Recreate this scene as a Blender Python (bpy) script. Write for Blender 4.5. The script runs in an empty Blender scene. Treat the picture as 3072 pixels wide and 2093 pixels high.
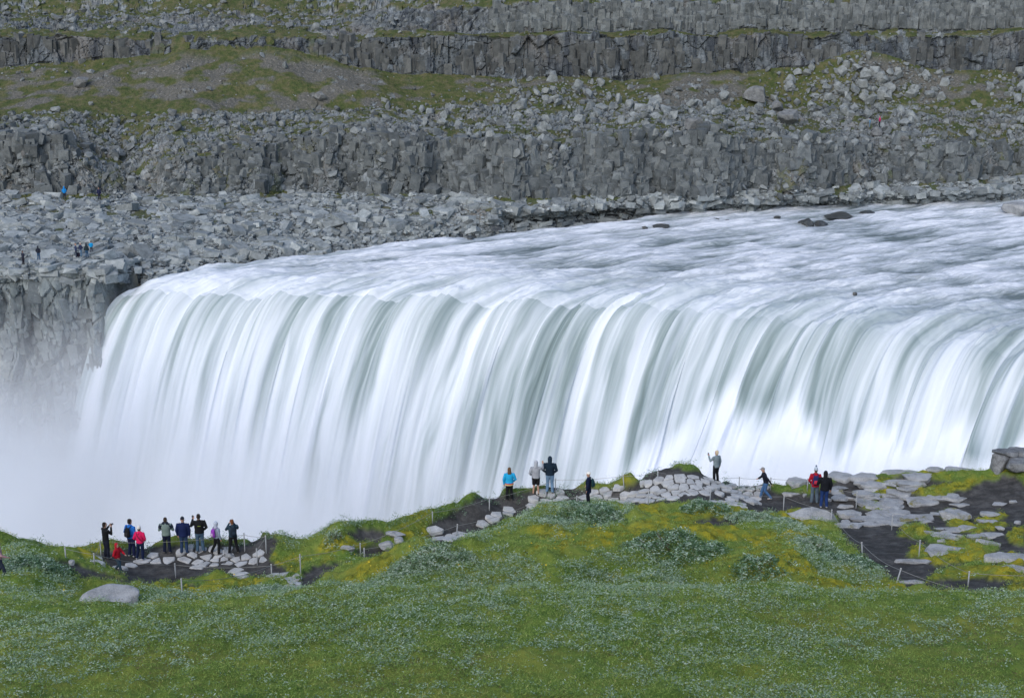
import bpy, bmesh, math, random, time
T0 = time.time()
import numpy as np
from mathutils import Vector, Matrix
random.seed(7); RNG = np.random.default_rng(11)
SC = bpy.context.scene
COL = SC.collection

# ------------------------------------------------------------------ camera geometry
F = 1422.0; PITCH = 0.2757; CH = 36.0; W0, H0 = 1024, 697
cp, sp = math.cos(PITCH), math.sin(PITCH)
def ray(px, py):
    sx = (px-512.0)/F; sy = -(py-348.5)/F
    return sx, cp+sy*sp, -sp+sy*cp
def at_z(px, py, z):
    x, y, w = ray(px, py); k = (z-CH)/w
    return x*k, y*k, z
def at_D(px, py, D):
    x, y, w = ray(px, py); k = D/y
    return x*k, D, CH+w*k
def proj(X, Y, Z):
    zz = Z-CH
    fwd = Y*cp - zz*sp; up = Y*sp + zz*cp
    return 512+F*X/fwd, 348.5-F*up/fwd, fwd

# ------------------------------------------------------------------ numpy noise
def _hb(ix, iy, s):
    ix = ix.astype(np.int64).astype(np.uint64); iy = iy.astype(np.int64).astype(np.uint64)
    h = ix*np.uint64(0x9E3779B97F4A7C15) ^ (iy*np.uint64(0xC2B2AE3D27D4EB4F)) ^ np.uint64((s*0x165667B19E3779F9) & 0xFFFFFFFFFFFFFFFF)
    h ^= h >> np.uint64(29); h *= np.uint64(0xBF58476D1CE4E5B9); h ^= h >> np.uint64(32); h *= np.uint64(0x94D049BB133111EB); h ^= h >> np.uint64(31)
    return h
def _h(ix, iy, s):
    ix = ix.astype(np.int64).astype(np.uint64); iy = iy.astype(np.int64).astype(np.uint64)
    h = ix*np.uint64(0x9E3779B97F4A7C15) ^ (iy*np.uint64(0xC2B2AE3D27D4EB4F)) ^ np.uint64((s*0x165667B19E3779F9) & 0xFFFFFFFFFFFFFFFF)
    h ^= h >> np.uint64(29); h *= np.uint64(0xBF58476D1CE4E5B9); h ^= h >> np.uint64(32); h *= np.uint64(0x94D049BB133111EB); h ^= h >> np.uint64(31)
    return (h & np.uint64(0xFFFFFF)).astype(np.float64)/float(0xFFFFFF)
def pn(x, y, s=0):
    x = np.asarray(x, float); y = np.asarray(y, float)
    ix = np.floor(x); iy = np.floor(y); fx = x-ix; fy = y-iy
    def g(a, b):
        t = _h(ix+a, iy+b, s)*2*np.pi
        return np.cos(t)*(fx-a)+np.sin(t)*(fy-b)
    u = fx*fx*fx*(fx*(fx*6-15)+10); v = fy*fy*fy*(fy*(fy*6-15)+10)
    a = g(0, 0); b = g(1, 0); c = g(0, 1); d = g(1, 1)
    return ((a+(b-a)*u)*(1-v)+(c+(d-c)*u)*v)*1.5
def fbm(x, y, o=4, s=0, gain=.5):
    r = 0; a = 1; f = 1; t = 0
    for i in range(o):
        r = r+a*pn(np.asarray(x)*f+i*17.3, np.asarray(y)*f-i*9.1, s+i); t += a; a *= gain; f *= 2.03
    return r/t*1.6
def cell(x, y, s=0):
    """cellular noise: F1, F2-F1, ids (3 randoms), dx, dy from the cell point"""
    x = np.asarray(x, float); y = np.asarray(y, float)
    ix = np.floor(x); iy = np.floor(y)
    f1 = np.full(x.shape, 9.0); f2 = np.full(x.shape, 9.0)
    r = [np.zeros(x.shape) for _ in range(5)]
    for a in (-1, 0, 1):
        for b in (-1, 0, 1):
            cx = ix+a; cy = iy+b
            h = _hb(cx, cy, s+101); b5 = [((h >> np.uint64(12*q)) & np.uint64(4095)).astype(np.float64)/4095 for q in range(5)]
            dx = x-(cx+.5+(b5[0]-.5)*.85); dy = y-(cy+.5+(b5[1]-.5)*.85); d = np.sqrt(dx*dx+dy*dy)
            m = d < f1
            f2 = np.where(m, f1, np.minimum(f2, d)); f1 = np.where(m, d, f1)
            for k, val in enumerate((b5[2], b5[3], b5[4], dx, dy)): np.copyto(r[k], val, where=m)
    return f1, f2-f1, r
def sstep(a, b, x):
    t = np.clip((np.asarray(x, float)-a)/(b-a), 0, 1); return t*t*(3-2*t)
def blocks(x, y, s, tilt=.6, crev=.35, cw=.12, rnd=0.0):
    f1, e, r = cell(x, y, s)
    h = (r[0]-.5)+((r[1]-.5)*r[3]+(r[2]-.5)*r[4])*2*tilt
    return h - crev*(1-sstep(0, cw, e)) - rnd*f1*f1, e, r[0]

# ------------------------------------------------------------------ mesh helpers
def mesh_np(name, V, faces, nper, smooth=True, attrs=None, uv=None):
    """V (n,3), faces flat int array with nper verts per face"""
    me = bpy.data.meshes.new(name); V = np.ascontiguousarray(V, dtype=np.float32).reshape(-1, 3)
    faces = np.ascontiguousarray(faces, dtype=np.int32).ravel(); nf = len(faces)//nper
    me.vertices.add(len(V)); me.vertices.foreach_set('co', V.ravel())
    me.loops.add(len(faces)); me.loops.foreach_set('vertex_index', faces)
    me.polygons.add(nf); me.polygons.foreach_set('loop_start', np.arange(0, nf*nper, nper, dtype=np.int32))
    me.polygons.foreach_set('use_smooth', np.full(nf, smooth, dtype=bool))
    me.update(calc_edges=True)
    for k, a in (attrs or {}).items():
        t = me.attributes.new(k, 'FLOAT', 'POINT'); t.data.foreach_set('value', np.ascontiguousarray(a, dtype=np.float32).ravel())
    if uv is not None:
        l = me.uv_layers.new(name='flow'); u = np.ascontiguousarray(uv, dtype=np.float32).reshape(-1, 2)[faces]
        l.data.foreach_set('uv', u.ravel())
    me.validate(); return me
def grid_faces(nr, nc):
    i = np.arange(nr*nc).reshape(nr, nc)
    return np.stack([i[:-1, :-1], i[:-1, 1:], i[1:, 1:], i[1:, :-1]], -1).reshape(-1, 4)
def link(name, me, mat=None, parent=None, loc=None, **props):
    o = bpy.data.objects.new(name, me); COL.objects.link(o)
    if mat is not None and me is not None and not me.materials: me.materials.append(mat)
    if parent is not None: o.parent = parent
    if loc is not None: o.location = loc
    for k, v in props.items(): o[k] = v
    return o
def empty(name, loc, rz=0, **props):
    o = bpy.data.objects.new(name, None); COL.objects.link(o); o.location = loc; o.rotation_euler = (0, 0, rz)
    for k, v in props.items(): o[k] = v
    return o
def bm_mesh(bm, name, smooth=True):
    me = bpy.data.meshes.new(name); bm.to_mesh(me); bm.free()
    for p in me.polygons: p.use_smooth = smooth
    return me

# ------------------------------------------------------------------ materials
class N:
    def __init__(s, name, rough=.9, spec=.2):
        s.m = bpy.data.materials.new(name); s.m.use_nodes = True; s.t = s.m.node_tree
        s.b = s.t.nodes['Principled BSDF']; s.b.inputs['Roughness'].default_value = rough
        s.b.inputs['Specular IOR Level'].default_value = spec
    def n(s, typ, **kw):
        o = s.t.nodes.new(typ)
        for k, v in kw.items():
            if k.startswith('i_'): o.inputs[k[2:].replace('_', ' ')].default_value = v
            else: setattr(o, k, v)
        return o
    def l(s, a, b): s.t.links.new(a, b)
    def obj(s): return s.n('ShaderNodeTexCoord').outputs['Object']
    def geo(s): return s.n('ShaderNodeNewGeometry').outputs['Position']
    def uv(s):
        o = s.n('ShaderNodeUVMap'); o.uv_map = 'flow'; return o.outputs['UV']
    def map(s, v, scale=(1, 1, 1), loc=(0, 0, 0), rot=(0, 0, 0)):
        o = s.n('ShaderNodeMapping'); s.l(v, o.inputs[0]); o.inputs['Scale'].default_value = scale; o.inputs['Location'].default_value = loc; o.inputs['Rotation'].default_value = rot
        return o.outputs[0]
    def noise(s, v, scale=1, detail=4, rough=.55, dist=0):
        o = s.n('ShaderNodeTexNoise'); s.l(v, o.inputs['Vector']); o.inputs['Scale'].default_value = scale; o.inputs['Detail'].default_value = detail
        o.inputs['Roughness'].default_value = rough; o.inputs['Distortion'].default_value = dist; return o.outputs['Fac']
    def vor(s, v, scale=1, feature='F1', out='Distance'):
        o = s.n('ShaderNodeTexVoronoi', feature=feature); s.l(v, o.inputs['Vector']); o.inputs['Scale'].default_value = scale; return o.outputs[out]
    def ramp(s, f, pts):
        o = s.n('ShaderNodeValToRGB'); s.l(f, o.inputs[0]); e = o.color_ramp.elements
        while len(e) > 1: e.remove(e[-1])
        for i, (p, c) in enumerate(pts):
            c = (c, c, c, 1) if isinstance(c, (int, float)) else (*c, 1)
            if i == 0: e[0].position = p; e[0].color = c
            else: k = e.new(p); k.color = c
        return o.outputs[0]
    def mix(s, f, a, b, mode='MIX'):
        o = s.n('ShaderNodeMix', data_type='RGBA', blend_type=mode)
        for sock, v in ((o.inputs['Factor'], f), (o.inputs['A'], a), (o.inputs['B'], b)):
            if isinstance(v, (int, float)): sock.default_value = v if sock.name == 'Factor' else (v, v, v, 1)
            elif isinstance(v, tuple): sock.default_value = (*v, 1)
            else: s.l(v, sock)
        for i in o.inputs:      # the RGBA sockets are the ones of type RGBA
            pass
        return [q for q in o.outputs if q.type == 'RGBA'][0]
    def attr(s, name):
        o = s.n('ShaderNodeAttribute'); o.attribute_name = name; return o.outputs['Fac']
    def math(s, op, a, b=0, clamp=False):
        o = s.n('ShaderNodeMath', operation=op, use_clamp=clamp)
        for i, v in enumerate((a, b)):
            if isinstance(v, (int, float)): o.inputs[i].default_value = v
            else: s.l(v, o.inputs[i])
        return o.outputs[0]
    def mapr(s, f, a, b, c=0, d=1):
        o = s.n('ShaderNodeMapRange', clamp=True); s.l(f, o.inputs[0])
        for i, v in enumerate((a, b, c, d)): o.inputs[i+1].default_value = v
        return o.outputs[0]
    def col(s, c):
        if isinstance(c, tuple): s.b.inputs['Base Color'].default_value = (*c, 1)
        else: s.l(c, s.b.inputs['Base Color'])
        return s
    def bump(s, h, strength=.5, dist=.1):
        o = s.n('ShaderNodeBump'); s.l(h, o.inputs['Height']); o.inputs['Strength'].default_value = strength; o.inputs['Distance'].default_value = dist
        s.l(o.outputs[0], s.b.inputs['Normal']); return s
def mixfix():   # Mix node sockets: RGBA A/B have the same names as the float ones, so pick by type
    def mix(s, f, a, b, mode='MIX'):
        o = s.n('ShaderNodeMix', data_type='RGBA', blend_type=mode)
        fs = [i for i in o.inputs if i.name == 'Factor' and i.type == 'VALUE'][0]
        A = [i for i in o.inputs if i.name == 'A' and i.type == 'RGBA'][0]; B = [i for i in o.inputs if i.name == 'B' and i.type == 'RGBA'][0]
        if isinstance(f, (int, float)): fs.default_value = f
        else: s.l(f, fs)
        for sock, v in ((A, a), (B, b)):
            if isinstance(v, (int, float)): sock.default_value = (v, v, v, 1)
            elif isinstance(v, tuple): sock.default_value = (*v, 1)
            else: s.l(v, sock)
        return [q for q in o.outputs if q.type == 'RGBA'][0]
    N.mix = mix
mixfix()

def m_far_rock():
    s = N('far_rock_and_grass'); g = s.geo()
    n1 = s.noise(g, .12, 4); n2 = s.noise(g, 1.1, 5, .65); n3 = s.noise(g, 5, 3)
    rock = s.ramp(n2, [(.25, (.08, .097, .107)), (.45, (.18, .205, .22)), (.6, (.27, .30, .32)), (.78, (.41, .44, .465))])
    rock = s.mix(s.mapr(s.attr('rnd'), 0, 1, .0, 1.0), rock, (.50, .50, .49), 'MULTIPLY')
    rock = s.mix(s.mapr(n1, .5, .7, 0, .35), rock, (.27, .22, .17))
    st = s.noise(s.map(g, (1.1, .3, .09)), 1.0, 5, .6)
    stain = s.math('MULTIPLY', s.mapr(st, .48, .6), s.attr('stain'))
    rock = s.mix(s.math('MULTIPLY', stain, .75), rock, (.05, .06, .075))
    rock = s.mix(s.math('MULTIPLY', s.attr('dark'), .8), rock, (.55, .57, .60), 'MULTIPLY')   # the fresher basalt of the cliff bands is a darker stone
    grass = s.ramp(s.noise(g, .8, 5, .7), [(.25, (.028, .042, .014)), (.42, (.055, .075, .024)), (.54, (.088, .092, .038)), (.68, (.13, .115, .07)), (.8, (.19, .17, .13))])
    soil = s.ramp(s.noise(g, 3, 4, .7), [(.3, (.075, .078, .07)), (.6, (.13, .125, .11)), (.72, (.33, .34, .34))])
    grass = s.mix(s.attr('soil'), grass, soil)
    c = s.mix(s.attr('rock'), grass, rock)
    wet = s.attr('wet')
    c = s.mix(s.math('MULTIPLY', wet, .75), c, (.035, .04, .045))
    s.col(c); s.bump(s.math('ADD', n3, s.noise(g, 1.6, 4)), .6, .25); return s.m
def m_rock(name, lo, hi, lich=(.55, .55, .52), scale=1.0, moss=0.0):
    s = N(name); g = s.geo()
    n = s.noise(g, 1.6*scale, 6, .65); n2 = s.noise(g, 14*scale, 4, .7)
    oi = s.n('ShaderNodeObjectInfo').outputs['Random']; vr = s.attr('rnd')
    c = s.ramp(n, [(.28, lo), (.62, hi)])
    c = s.mix(s.mapr(n2, .52, .66, 0, .5), c, lich)
    c = s.mix(s.mapr(s.noise(g, 30*scale, 2), .56, .68, 0, .5), c, (.09, .09, .09))
    c = s.mix(s.mapr(oi, 0, 1, 0, .38), c, (.60, .61, .62), 'MULTIPLY')
    c = s.mix(s.math('MULTIPLY', vr, .85), c, (.42, .43, .44), 'MULTIPLY')
    if moss:
        nz = s.n('ShaderNodeSeparateXYZ'); s.l(s.n('ShaderNodeNewGeometry').outputs['Normal'], nz.inputs[0])
        f = s.math('MULTIPLY', s.mapr(s.noise(g, 1.1, 4, .7), .55, .62), s.mapr(nz.outputs[2], .2, .6))
        c = s.mix(s.math('MULTIPLY', f, moss), c, (.16, .145, .015))
    s.col(c); s.bump(s.math('ADD', n2, s.noise(g, 4*scale, 5)), .7, .05); return s.m
def m_cloth(name, c, rough=.85):
    s = N(name, rough); g = s.obj()
    d = tuple(v*.72 for v in c)
    s.col(s.mix(s.mapr(s.noise(g, 7, 3), .35, .65), d, c)); s.bump(s.noise(s.map(g, (1, 1, .45)), 14, 3, .6), .6, .03); return s.m
_flat = {}
def m_flat(name, c, rough=.6, spec=.3):
    if name not in _flat:
        s = N(name, rough, spec); g = s.obj(); s.col(s.mix(s.mapr(s.noise(g, 25, 3), .3, .7), tuple(v*.85 for v in c), c)); _flat[name] = s.m
    return _flat[name]
def m_water():  # silky white water: foam and grey-green water in bands along the current
    s = N('white_water', .6, .2); uv = s.uv()
    fall = s.attr('fall')
    wv = s.n('ShaderNodeCombineXYZ'); s.l(s.math('MULTIPLY', s.math('SUBTRACT', s.noise(s.map(uv, (.16, .035, 1)), 1, 3), .5), 4.5), wv.inputs[0])
    warp = s.n('ShaderNodeVectorMath', operation='ADD'); s.l(uv, warp.inputs[0]); s.l(wv.outputs[0], warp.inputs[1]); w = warp.outputs[0]
    broad = s.noise(s.map(w, (.20, .022, 1)), 1, 2, .5)
    mid = s.noise(s.map(w, (.66, .018, 1), (7, 3, 0)), 1, 3, .5)
    fine = s.noise(s.map(uv, (2.4, .03, 1), (1, 9, 0)), 1, 3, .5)
    f = s.math('ADD', s.math('MULTIPLY', broad, .44), s.math('ADD', s.math('MULTIPLY', mid, .42), s.math('MULTIPLY', fine, .14)))
    f = s.math('ADD', f, s.math('MULTIPLY', s.attr('foam'), .22))
    cf = s.ramp(f, [(.37, (.13, .18, .185)), (.43, (.24, .305, .315)), (.485, (.41, .475, .51)), (.54, (.59, .645, .70)), (.63, (.75, .79, .87))])
    r1 = s.noise(s.map(w, (.9, .20, 1)), .55, 5, .62, .9); r2 = s.noise(s.map(w, (2.4, .50, 1), (4, 4, 0)), .9, 5, .66, 1.2)
    r3 = s.noise(s.map(w, (.07, .03, 1), (2, 8, 0)), 1, 2)
    fr = s.math('ADD', s.math('ADD', s.math('MULTIPLY', r1, .38), s.math('MULTIPLY', r2, .34)), s.math('ADD', s.math('MULTIPLY', r3, .30), s.math('MULTIPLY', s.attr('crest'), .14)))
    fr = s.math('ADD', fr, s.math('MULTIPLY', s.attr('foam'), .05))
    cr = s.ramp(fr, [(.35, (.13, .165, .17)), (.42, (.27, .315, .335)), (.48, (.42, .465, .50)), (.54, (.57, .61, .665)), (.61, (.77, .80, .86))])
    s.col(s.mix(fall, cr, cf))
    s.bump(s.math('MULTIPLY', s.math('SUBTRACT', 1.0, fall), fr), .6, 1.0)
    return s.m
def m_volume(name, build):
    m = bpy.data.materials.new(name); m.use_nodes = True; t = m.node_tree
    t.nodes.clear(); out = t.nodes.new('ShaderNodeOutputMaterial'); v = t.nodes.new('ShaderNodeVolumePrincipled')
    v.inputs['Color'].default_value = (.945, .968, 1, 1); v.inputs['Anisotropy'].default_value = -0.35
    t.links.new(v.outputs[0], out.inputs['Volume'])
    s = N.__new__(N); s.m = m; s.t = t; s.b = v
    s.l(build(s), v.inputs['Density']); return m
# ================================================================== FAR SIDE OF THE GORGE
def key(tab, px): return np.interp(px, [t[0] for t in tab], [t[1] for t in tab])
LIPX = [(-200, 266), (0, 268), (118, 271), (137, 278), (265, 282), (397, 284), (485, 287), (617, 291), (749, 300), (815, 309), (882, 317), (948, 327), (1024, 341), (1120, 362), (1250, 395)]
SHORE = [(-200, 266), (0, 267), (110, 268), (137, 271), (180, 264), (230, 258), (340, 245), (430, 233), (512, 222), (600, 214.5), (680, 212), (850, 205), (1024, 200.5), (1250, 194)]
C1B = [(-200, 190), (0, 192), (110, 194), (230, 193), (340, 192), (512, 197), (680, 194), (850, 187), (1024, 177), (1250, 165)]
C1T = [(-200, 134), (0, 135), (60, 137), (85, 165), (125, 175), (170, 160), (230, 152), (300, 139), (340, 135), (420, 139), (512, 141), (560, 148), (610, 136), (680, 133), (760, 140), (850, 147), (900, 140), (1024, 152), (1250, 145)]
TER = [(-200, 112), (0, 112), (110, 114), (230, 112), (340, 109), (512, 107), (680, 108), (850, 103), (1024, 108), (1250, 106)]
C2B = [(-200, 70), (0, 69), (70, 62), (110, 58), (170, 52), (230, 48), (300, 48), (335, 56), (360, 66), (420, 73), (480, 76), (610, 77), (700, 73), (800, 66), (850, 50), (880, 52), (920, 66), (1024, 73), (1250, 70)]
C2T = [(-200, 36), (0, 36), (230, 38), (360, 36), (512, 34), (680, 34), (850, 36), (1024, 33), (1250, 32)]
C3B = [(-200, 28), (0, 29), (340, 31), (512, 31), (850, 30), (1024, 29), (1250, 29)]
C3T = [(-200, 14), (0, 12), (200, 8), (340, 12), (430, 8), (512, 4), (680, 2), (850, 1), (1024, -2), (1250, -4)]
NC = 1500
cpx = np.linspace(-230, 1254, NC)
def DfromZ(py, z): # horizontal distance of the plane z along the ray of py
    sy = -(py-348.5)/F; return (z-CH)*(cp+sy*sp)/(-sp+sy*cp)
def ZfromD(py, D):
    sy = -(py-348.5)/F; return CH+D*(-sp+sy*cp)/(cp+sy*sp)
wob = lambda s, a, f=.012: a*fbm(cpx*f, cpx*0+s, 4, s)
zS = np.where(cpx < 137, 1.6*(1-sstep(90, 137, cpx)), 0.0)-.15
pS = key(SHORE, cpx)+wob(1, 1.2, .03); DS = DfromZ(pS, zS)
pB = key(C1B, cpx)+wob(2, 2.5); zB = 2.8+wob(3, .5); DB = DfromZ(pB, zB)
pM = (pS+pB)/2; zM = 1.7+wob(4, .5); DM = DfromZ(pM, zM)
pT = key(C1T, cpx)+wob(5, 5, .03); DT = DB+3.0+np.abs(wob(6, 2))+ (1-sstep(0, 14, pB-pT-10))*6; zT = ZfromD(pT, DT)
pE = key(TER, cpx)+wob(7, 1.6); zE = np.maximum(11.2+wob(8, .6), zT+.8); DE = DfromZ(pE, zE)
D2B = 241+wob(9, .6); p2B = key(C2B, cpx)+wob(10, 2.5, .03); z2B = ZfromD(p2B, D2B)
D2T = D2B+1.6; p2T = key(C2T, cpx)+wob(11, 3.2, .02); z2T = np.maximum(ZfromD(p2T, D2T), z2B+.4)
D3B = D2T+4; z3B = ZfromD(key(C3B, cpx)+wob(12, 2.2, .025), D3B)
lft = 1-sstep(300, 520, cpx)
D3T = D3B+1.8+16*lft; z3T = ZfromD(key(C3T, cpx)+wob(13, 2, .03), D3T)
DX, zX = D3T+45, z3T+20+0*D3T
DY, zY = D3T+160, z3T+42+0*D3T
def csm(a, w):
    k = np.hanning(w); k /= k.sum(); return np.convolve(np.pad(a, w//2, mode='edge'), k, 'valid')[:len(a)]
DE, zE = csm(DE, 121), csm(zE, 121); DT, zT = csm(DT, 15), csm(zT, 15); D2B, z2B = csm(D2B, 41), csm(z2B, 25); D2T = D2B+1.6; D3B = D2T+4
levels = [(np.where(cpx < 137, DS-.6, DS-2.2), np.where(cpx < 137, zS-1.2, zS-1.7)), (DS, zS), (DM, zM), (DB, zB), (DT, zT), (DE, zE), (D2B, z2B), (D2T, z2T), (D3B, z3B), (D3T, z3T), (DX, zX), (DY, zY)]
rows =   [26,          130,       130,      84,       90,       90,       80,        22,        60,        60,       30]
# classes per level segment: cliffness/rock/scree
Yg = []; Zg = []; seg = []
for i in range(len(levels)-1):
    n = rows[i]; t = np.linspace(0, 1, n, endpoint=(i == len(levels)-2))[:, None]
    Yg.append(levels[i][0]*(1-t)+levels[i+1][0]*t); Zg.append(levels[i][1]*(1-t)+levels[i+1][1]*t); seg.append(np.full((n, NC), i)+t)
Yg = np.concatenate(Yg); Zg = np.concatenate(Zg); seg = np.concatenate(seg)
def vblur(A, k=3):
    for _ in range(k):
        B = A.copy(); B[1:-1] = (A[:-2]+2*A[1:-1]+A[2:])/4; A = B
    return A
Yg = vblur(Yg, 6); Zg = vblur(Zg, 6)
ycomp = cp  # azimuth of every column is taken at its own shore pixel
az = (cpx-512)/F/ (cp + (-(150-348.5)/F)*sp)
Xg = az[None, :]*Yg
ty = np.gradient(Yg, axis=0); tz = np.gradient(Zg, axis=0); L = np.sqrt(ty*ty+tz*tz)+1e-6; ty /= L; tz /= L
arc = np.cumsum(L, axis=0); arc = arc - arc[0:1]; arcm = arc  # own arc keeps blocks square
cl = sstep(.75, .95, tz)            # how cliff-like
U = Xg; Wc = Yg; Vz = Zg
s_i = np.floor(seg).astype(int)
wu = U+.5*fbm(U*.35, Vz*.35, 3, 21); wz = Vz+.5*fbm(U*.35+50, Vz*.35, 3, 22)
hA, eA, rA = blocks(wu/1.55, wz/1.9, 31, .45, .28, .08, .8); hB, eB, rB = blocks(wu/4.2, wz/6.5, 32, .25, .12, .05, .8); hC, eC, rC = blocks(wu/.7, wz/.8, 33, .7, .3, .14, .5)
hcl = hA*.85+hB*1.3+hC*.38
h2A, e2A, r2A = blocks((U+.3*fbm(U*.4, Vz*.1, 3, 41))/1.05, wz/6.0+r_ if False else wz/6.0, 34, .15, .5, .07, .2); h2B, _, _ = blocks(wu/3.4, wz/4.0, 38, .25, .3, .04, .25); h2C, _, _ = blocks(wu/1.1, wz/1.0, 39, .2, .25, .08, .1)
hcl2 = h2A*.55+h2B*1.1+h2C*.25
hcliff = np.where(s_i == 6, hcl2, np.where(s_i == 8, h2A*.25+h2B*.6+h2C*.7, hcl))
# --- flats: broken slabs in plan
fu = U+.6*fbm(U*.3, Wc*.3, 3, 23); fw = Wc+.6*fbm(U*.3+50, Wc*.3, 3, 24)
fA, gA, qA = blocks(fu/1.35, fw/1.3, 35, .8, .5, .16, .4); fB, gB, qB = blocks(fu/.62, fw/.75, 36, .9, .5, .2, .3); fC, gC, qC = blocks(fu/2.9, fw/2.6, 37, .7, .3, .1, .3)
hfl = fA*.62+fB*.26+fC*.62
big = fbm(U*.05, Wc*.07, 4, 51)
med = fbm(U*.22, Wc*.3, 4, 52)
# rock cover per segment
rockc = np.ones(seg.shape)
dens = {0: 1, 1: 1, 2: .97, 3: 1, 4: .62, 5: .12, 6: 1, 7: .25, 8: 1, 9: .5, 10: .5}
for k, v in dens.items(): rockc[s_i == k] = v
PXg = np.broadcast_to(cpx[None, :], seg.shape)
left = 1-sstep(300, 460, PXg)
rockc = np.where(s_i == 8, 1-left*.45, rockc)
rockc = np.where((s_i == 6) & (PXg < 330) & (PXg > 150), .55, rockc)
thr = rockc+.55*big*(1-np.abs(2*rockc-1))+.45*med*(1-np.abs(2*rockc-1))
# blocks are kept whole: threshold the block's own random number
patch = sstep(-.08, .08, thr-(.15+.7*qA))
patch = np.where(rockc > .95, 1.0, patch)
mossy = sstep(.30, .42, med+.55*big)*(s_i == 2)*.9+sstep(.05, .25, med)*(s_i == 2)*sstep(2.8, 2.95, seg)*.9+ sstep(.15, .3, med)*((s_i == 3) & (cl < .9))*.7
patch = patch*(1-mossy)
mossgap = (1-sstep(.02, .10, gA))*(s_i >= 4)*(s_i != 6)*(s_i != 8)
hflat = hfl*patch + .10*fbm(U*1.5, Wc*1.5, 3, 61)*(1-patch)
hflat *= np.where(s_i <= 2, .55, 1.0)
hh = hcliff*cl+hflat*(1-cl)
hh *= np.where(s_i == 10, 2.0, 1.0)
hh += .8*fbm(U*.08, Wc*.08, 3, 62)*(s_i >= 3)*sstep(3.0, 3.4, seg) + np.where(s_i == 3, .9*fbm(U*.18, Wc*.1, 3, 63), 0)
Zf = Zg+hh*ty; Yf = Yg-hh*tz; Xf = Xg+.12*hh
rockA = np.clip(np.maximum(patch, cl), 0, 1)*(1-mossgap*.8)
soilA = sstep(-.1, .3, med+big+.5*(seg-5.45))*(s_i == 5)*(1-sstep(5.8, 5.98, seg))
wetA = (1-sstep(-.15, .12, Zf+.25*med))*(PXg > 150)*(s_i <= 1)*(seg < 1.12)
wetA = np.maximum(wetA, np.where(s_i <= 1, sstep(.42, .5, fbm(U*.08, Wc*.4, 3, 66))*(PXg > 520)*(seg < 1.7)*.95, 0))
stainA = np.where((s_i == 6) | ((s_i == 8) & (PXg > 400)), 1.0, .15*cl); darkA = np.where(s_i == 6, 1.0, np.where(s_i == 8, .6, np.where(s_i == 3, .35*cl, 0)))
FV = np.stack([Xf, Yf, Zf], -1)
me = mesh_np('hillside', FV, grid_faces(*seg.shape), 4, False, dict(rock=rockA, rnd=np.where(cl > .5, rA, qA), soil=soilA, wet=wetA, stain=stainA, dark=darkA))
MFAR = m_far_rock()
link('hillside', me, MFAR, kind='structure', label='rocky far side of the gorge with basalt cliffs and green ledges')
FPX, FPY, FFW = proj(Xf, Yf, Zf)
def far_hit(px, py):
    """lowest-distance surface vertex at a pixel"""
    d = (FPX-px)**2+(FPY-py)**2; m = d < 4.0
    if not m.any(): j = np.argmin(d)
    else:
        q = np.where(m, FFW+d*.4, 1e9); j = np.argmin(q)
    r, c = np.unravel_index(j, FPX.shape); return Xf[r, c], Yf[r, c], Zf[r, c]

# ------------------------------------------------ gorge wall below the far bank and behind the falls
gpx = np.concatenate([np.linspace(-420, 175, 560), np.linspace(182, 1250, 120)])
pe = np.interp(gpx, [t[0] for t in LIPX], [t[1] for t in LIPX])
pe = np.where(gpx < 137, np.interp(gpx, cpx, pS, left=pS[0]), pe)
ze = np.where(gpx < 137, np.interp(gpx, cpx, zS, left=zS[0]), -2.0)
zl = np.where(gpx < 137, ze, 0.0)
De = DfromZ(pe, zl)+np.where(gpx < 137, -.3, 2.5)
nr = 260
t = np.linspace(0, 1, nr)[:, None]
zz = ze[None, :]*(1-t)+(-46.0)*t + np.where(t < .01, .0, 0)
yy = De[None, :]-3.5*t**1.4*np.where(gpx < 137, 1, .3)[None, :]
xx = (gpx-512)[None, :]/F/(cp+(-(270-348.5)/F)*sp)*De[None, :]+0*yy
u = xx; v = zz
wu = u+.4*fbm(u*.2, v*.2, 2, 71); wv = v+.5*fbm(u*.2+9, v*.2, 2, 72)
a1, _, r1 = blocks(wu/1.6, wv/5.2, 73, .35, .5, .10, .3); a2, _, _ = blocks(wu/4.5, wv/12, 74, .3, .4, .05, .3); a3, _, _ = blocks(wu/.9, wv/1.3, 75, .7, .4, .15, .2)
hh = (a1*1.0+a2*1.8+a3*.45+1.5*fbm(u*.1, v*.1, 3, 76))*sstep(0, .06, t)
hh = hh*(1-.85*sstep(92, 122, gpx))[None, :]
G = np.stack([xx, yy-hh, zz], -1)
def m_gorge():
    s = N('gorge_cliff_rock'); g = s.geo()
    n = s.noise(g, .5, 6, .65); c = s.ramp(n, [(.3, (.08, .10, .105)), (.5, (.18, .21, .22)), (.7, (.30, .33, .34))])
    st = s.noise(s.map(g, (.35, .35, .07)), 1, 5, .6)
    c = s.mix(s.mapr(st, .5, .64, 0, .8), c, (.07, .085, .09)); c = s.mix(s.mapr(s.noise(g, .12, 3), .5, .65, 0, .4), c, (.27, .27, .2))
    s.col(c); s.bump(s.noise(g, 2.2, 5), .6, .3); return s.m
me = mesh_np('gorge_cliff', G, grid_faces(nr, len(gpx)), 4, False)
link('gorge_cliff', me, m_gorge(), kind='structure', label='grey rock wall of the gorge beside the waterfall')

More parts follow.
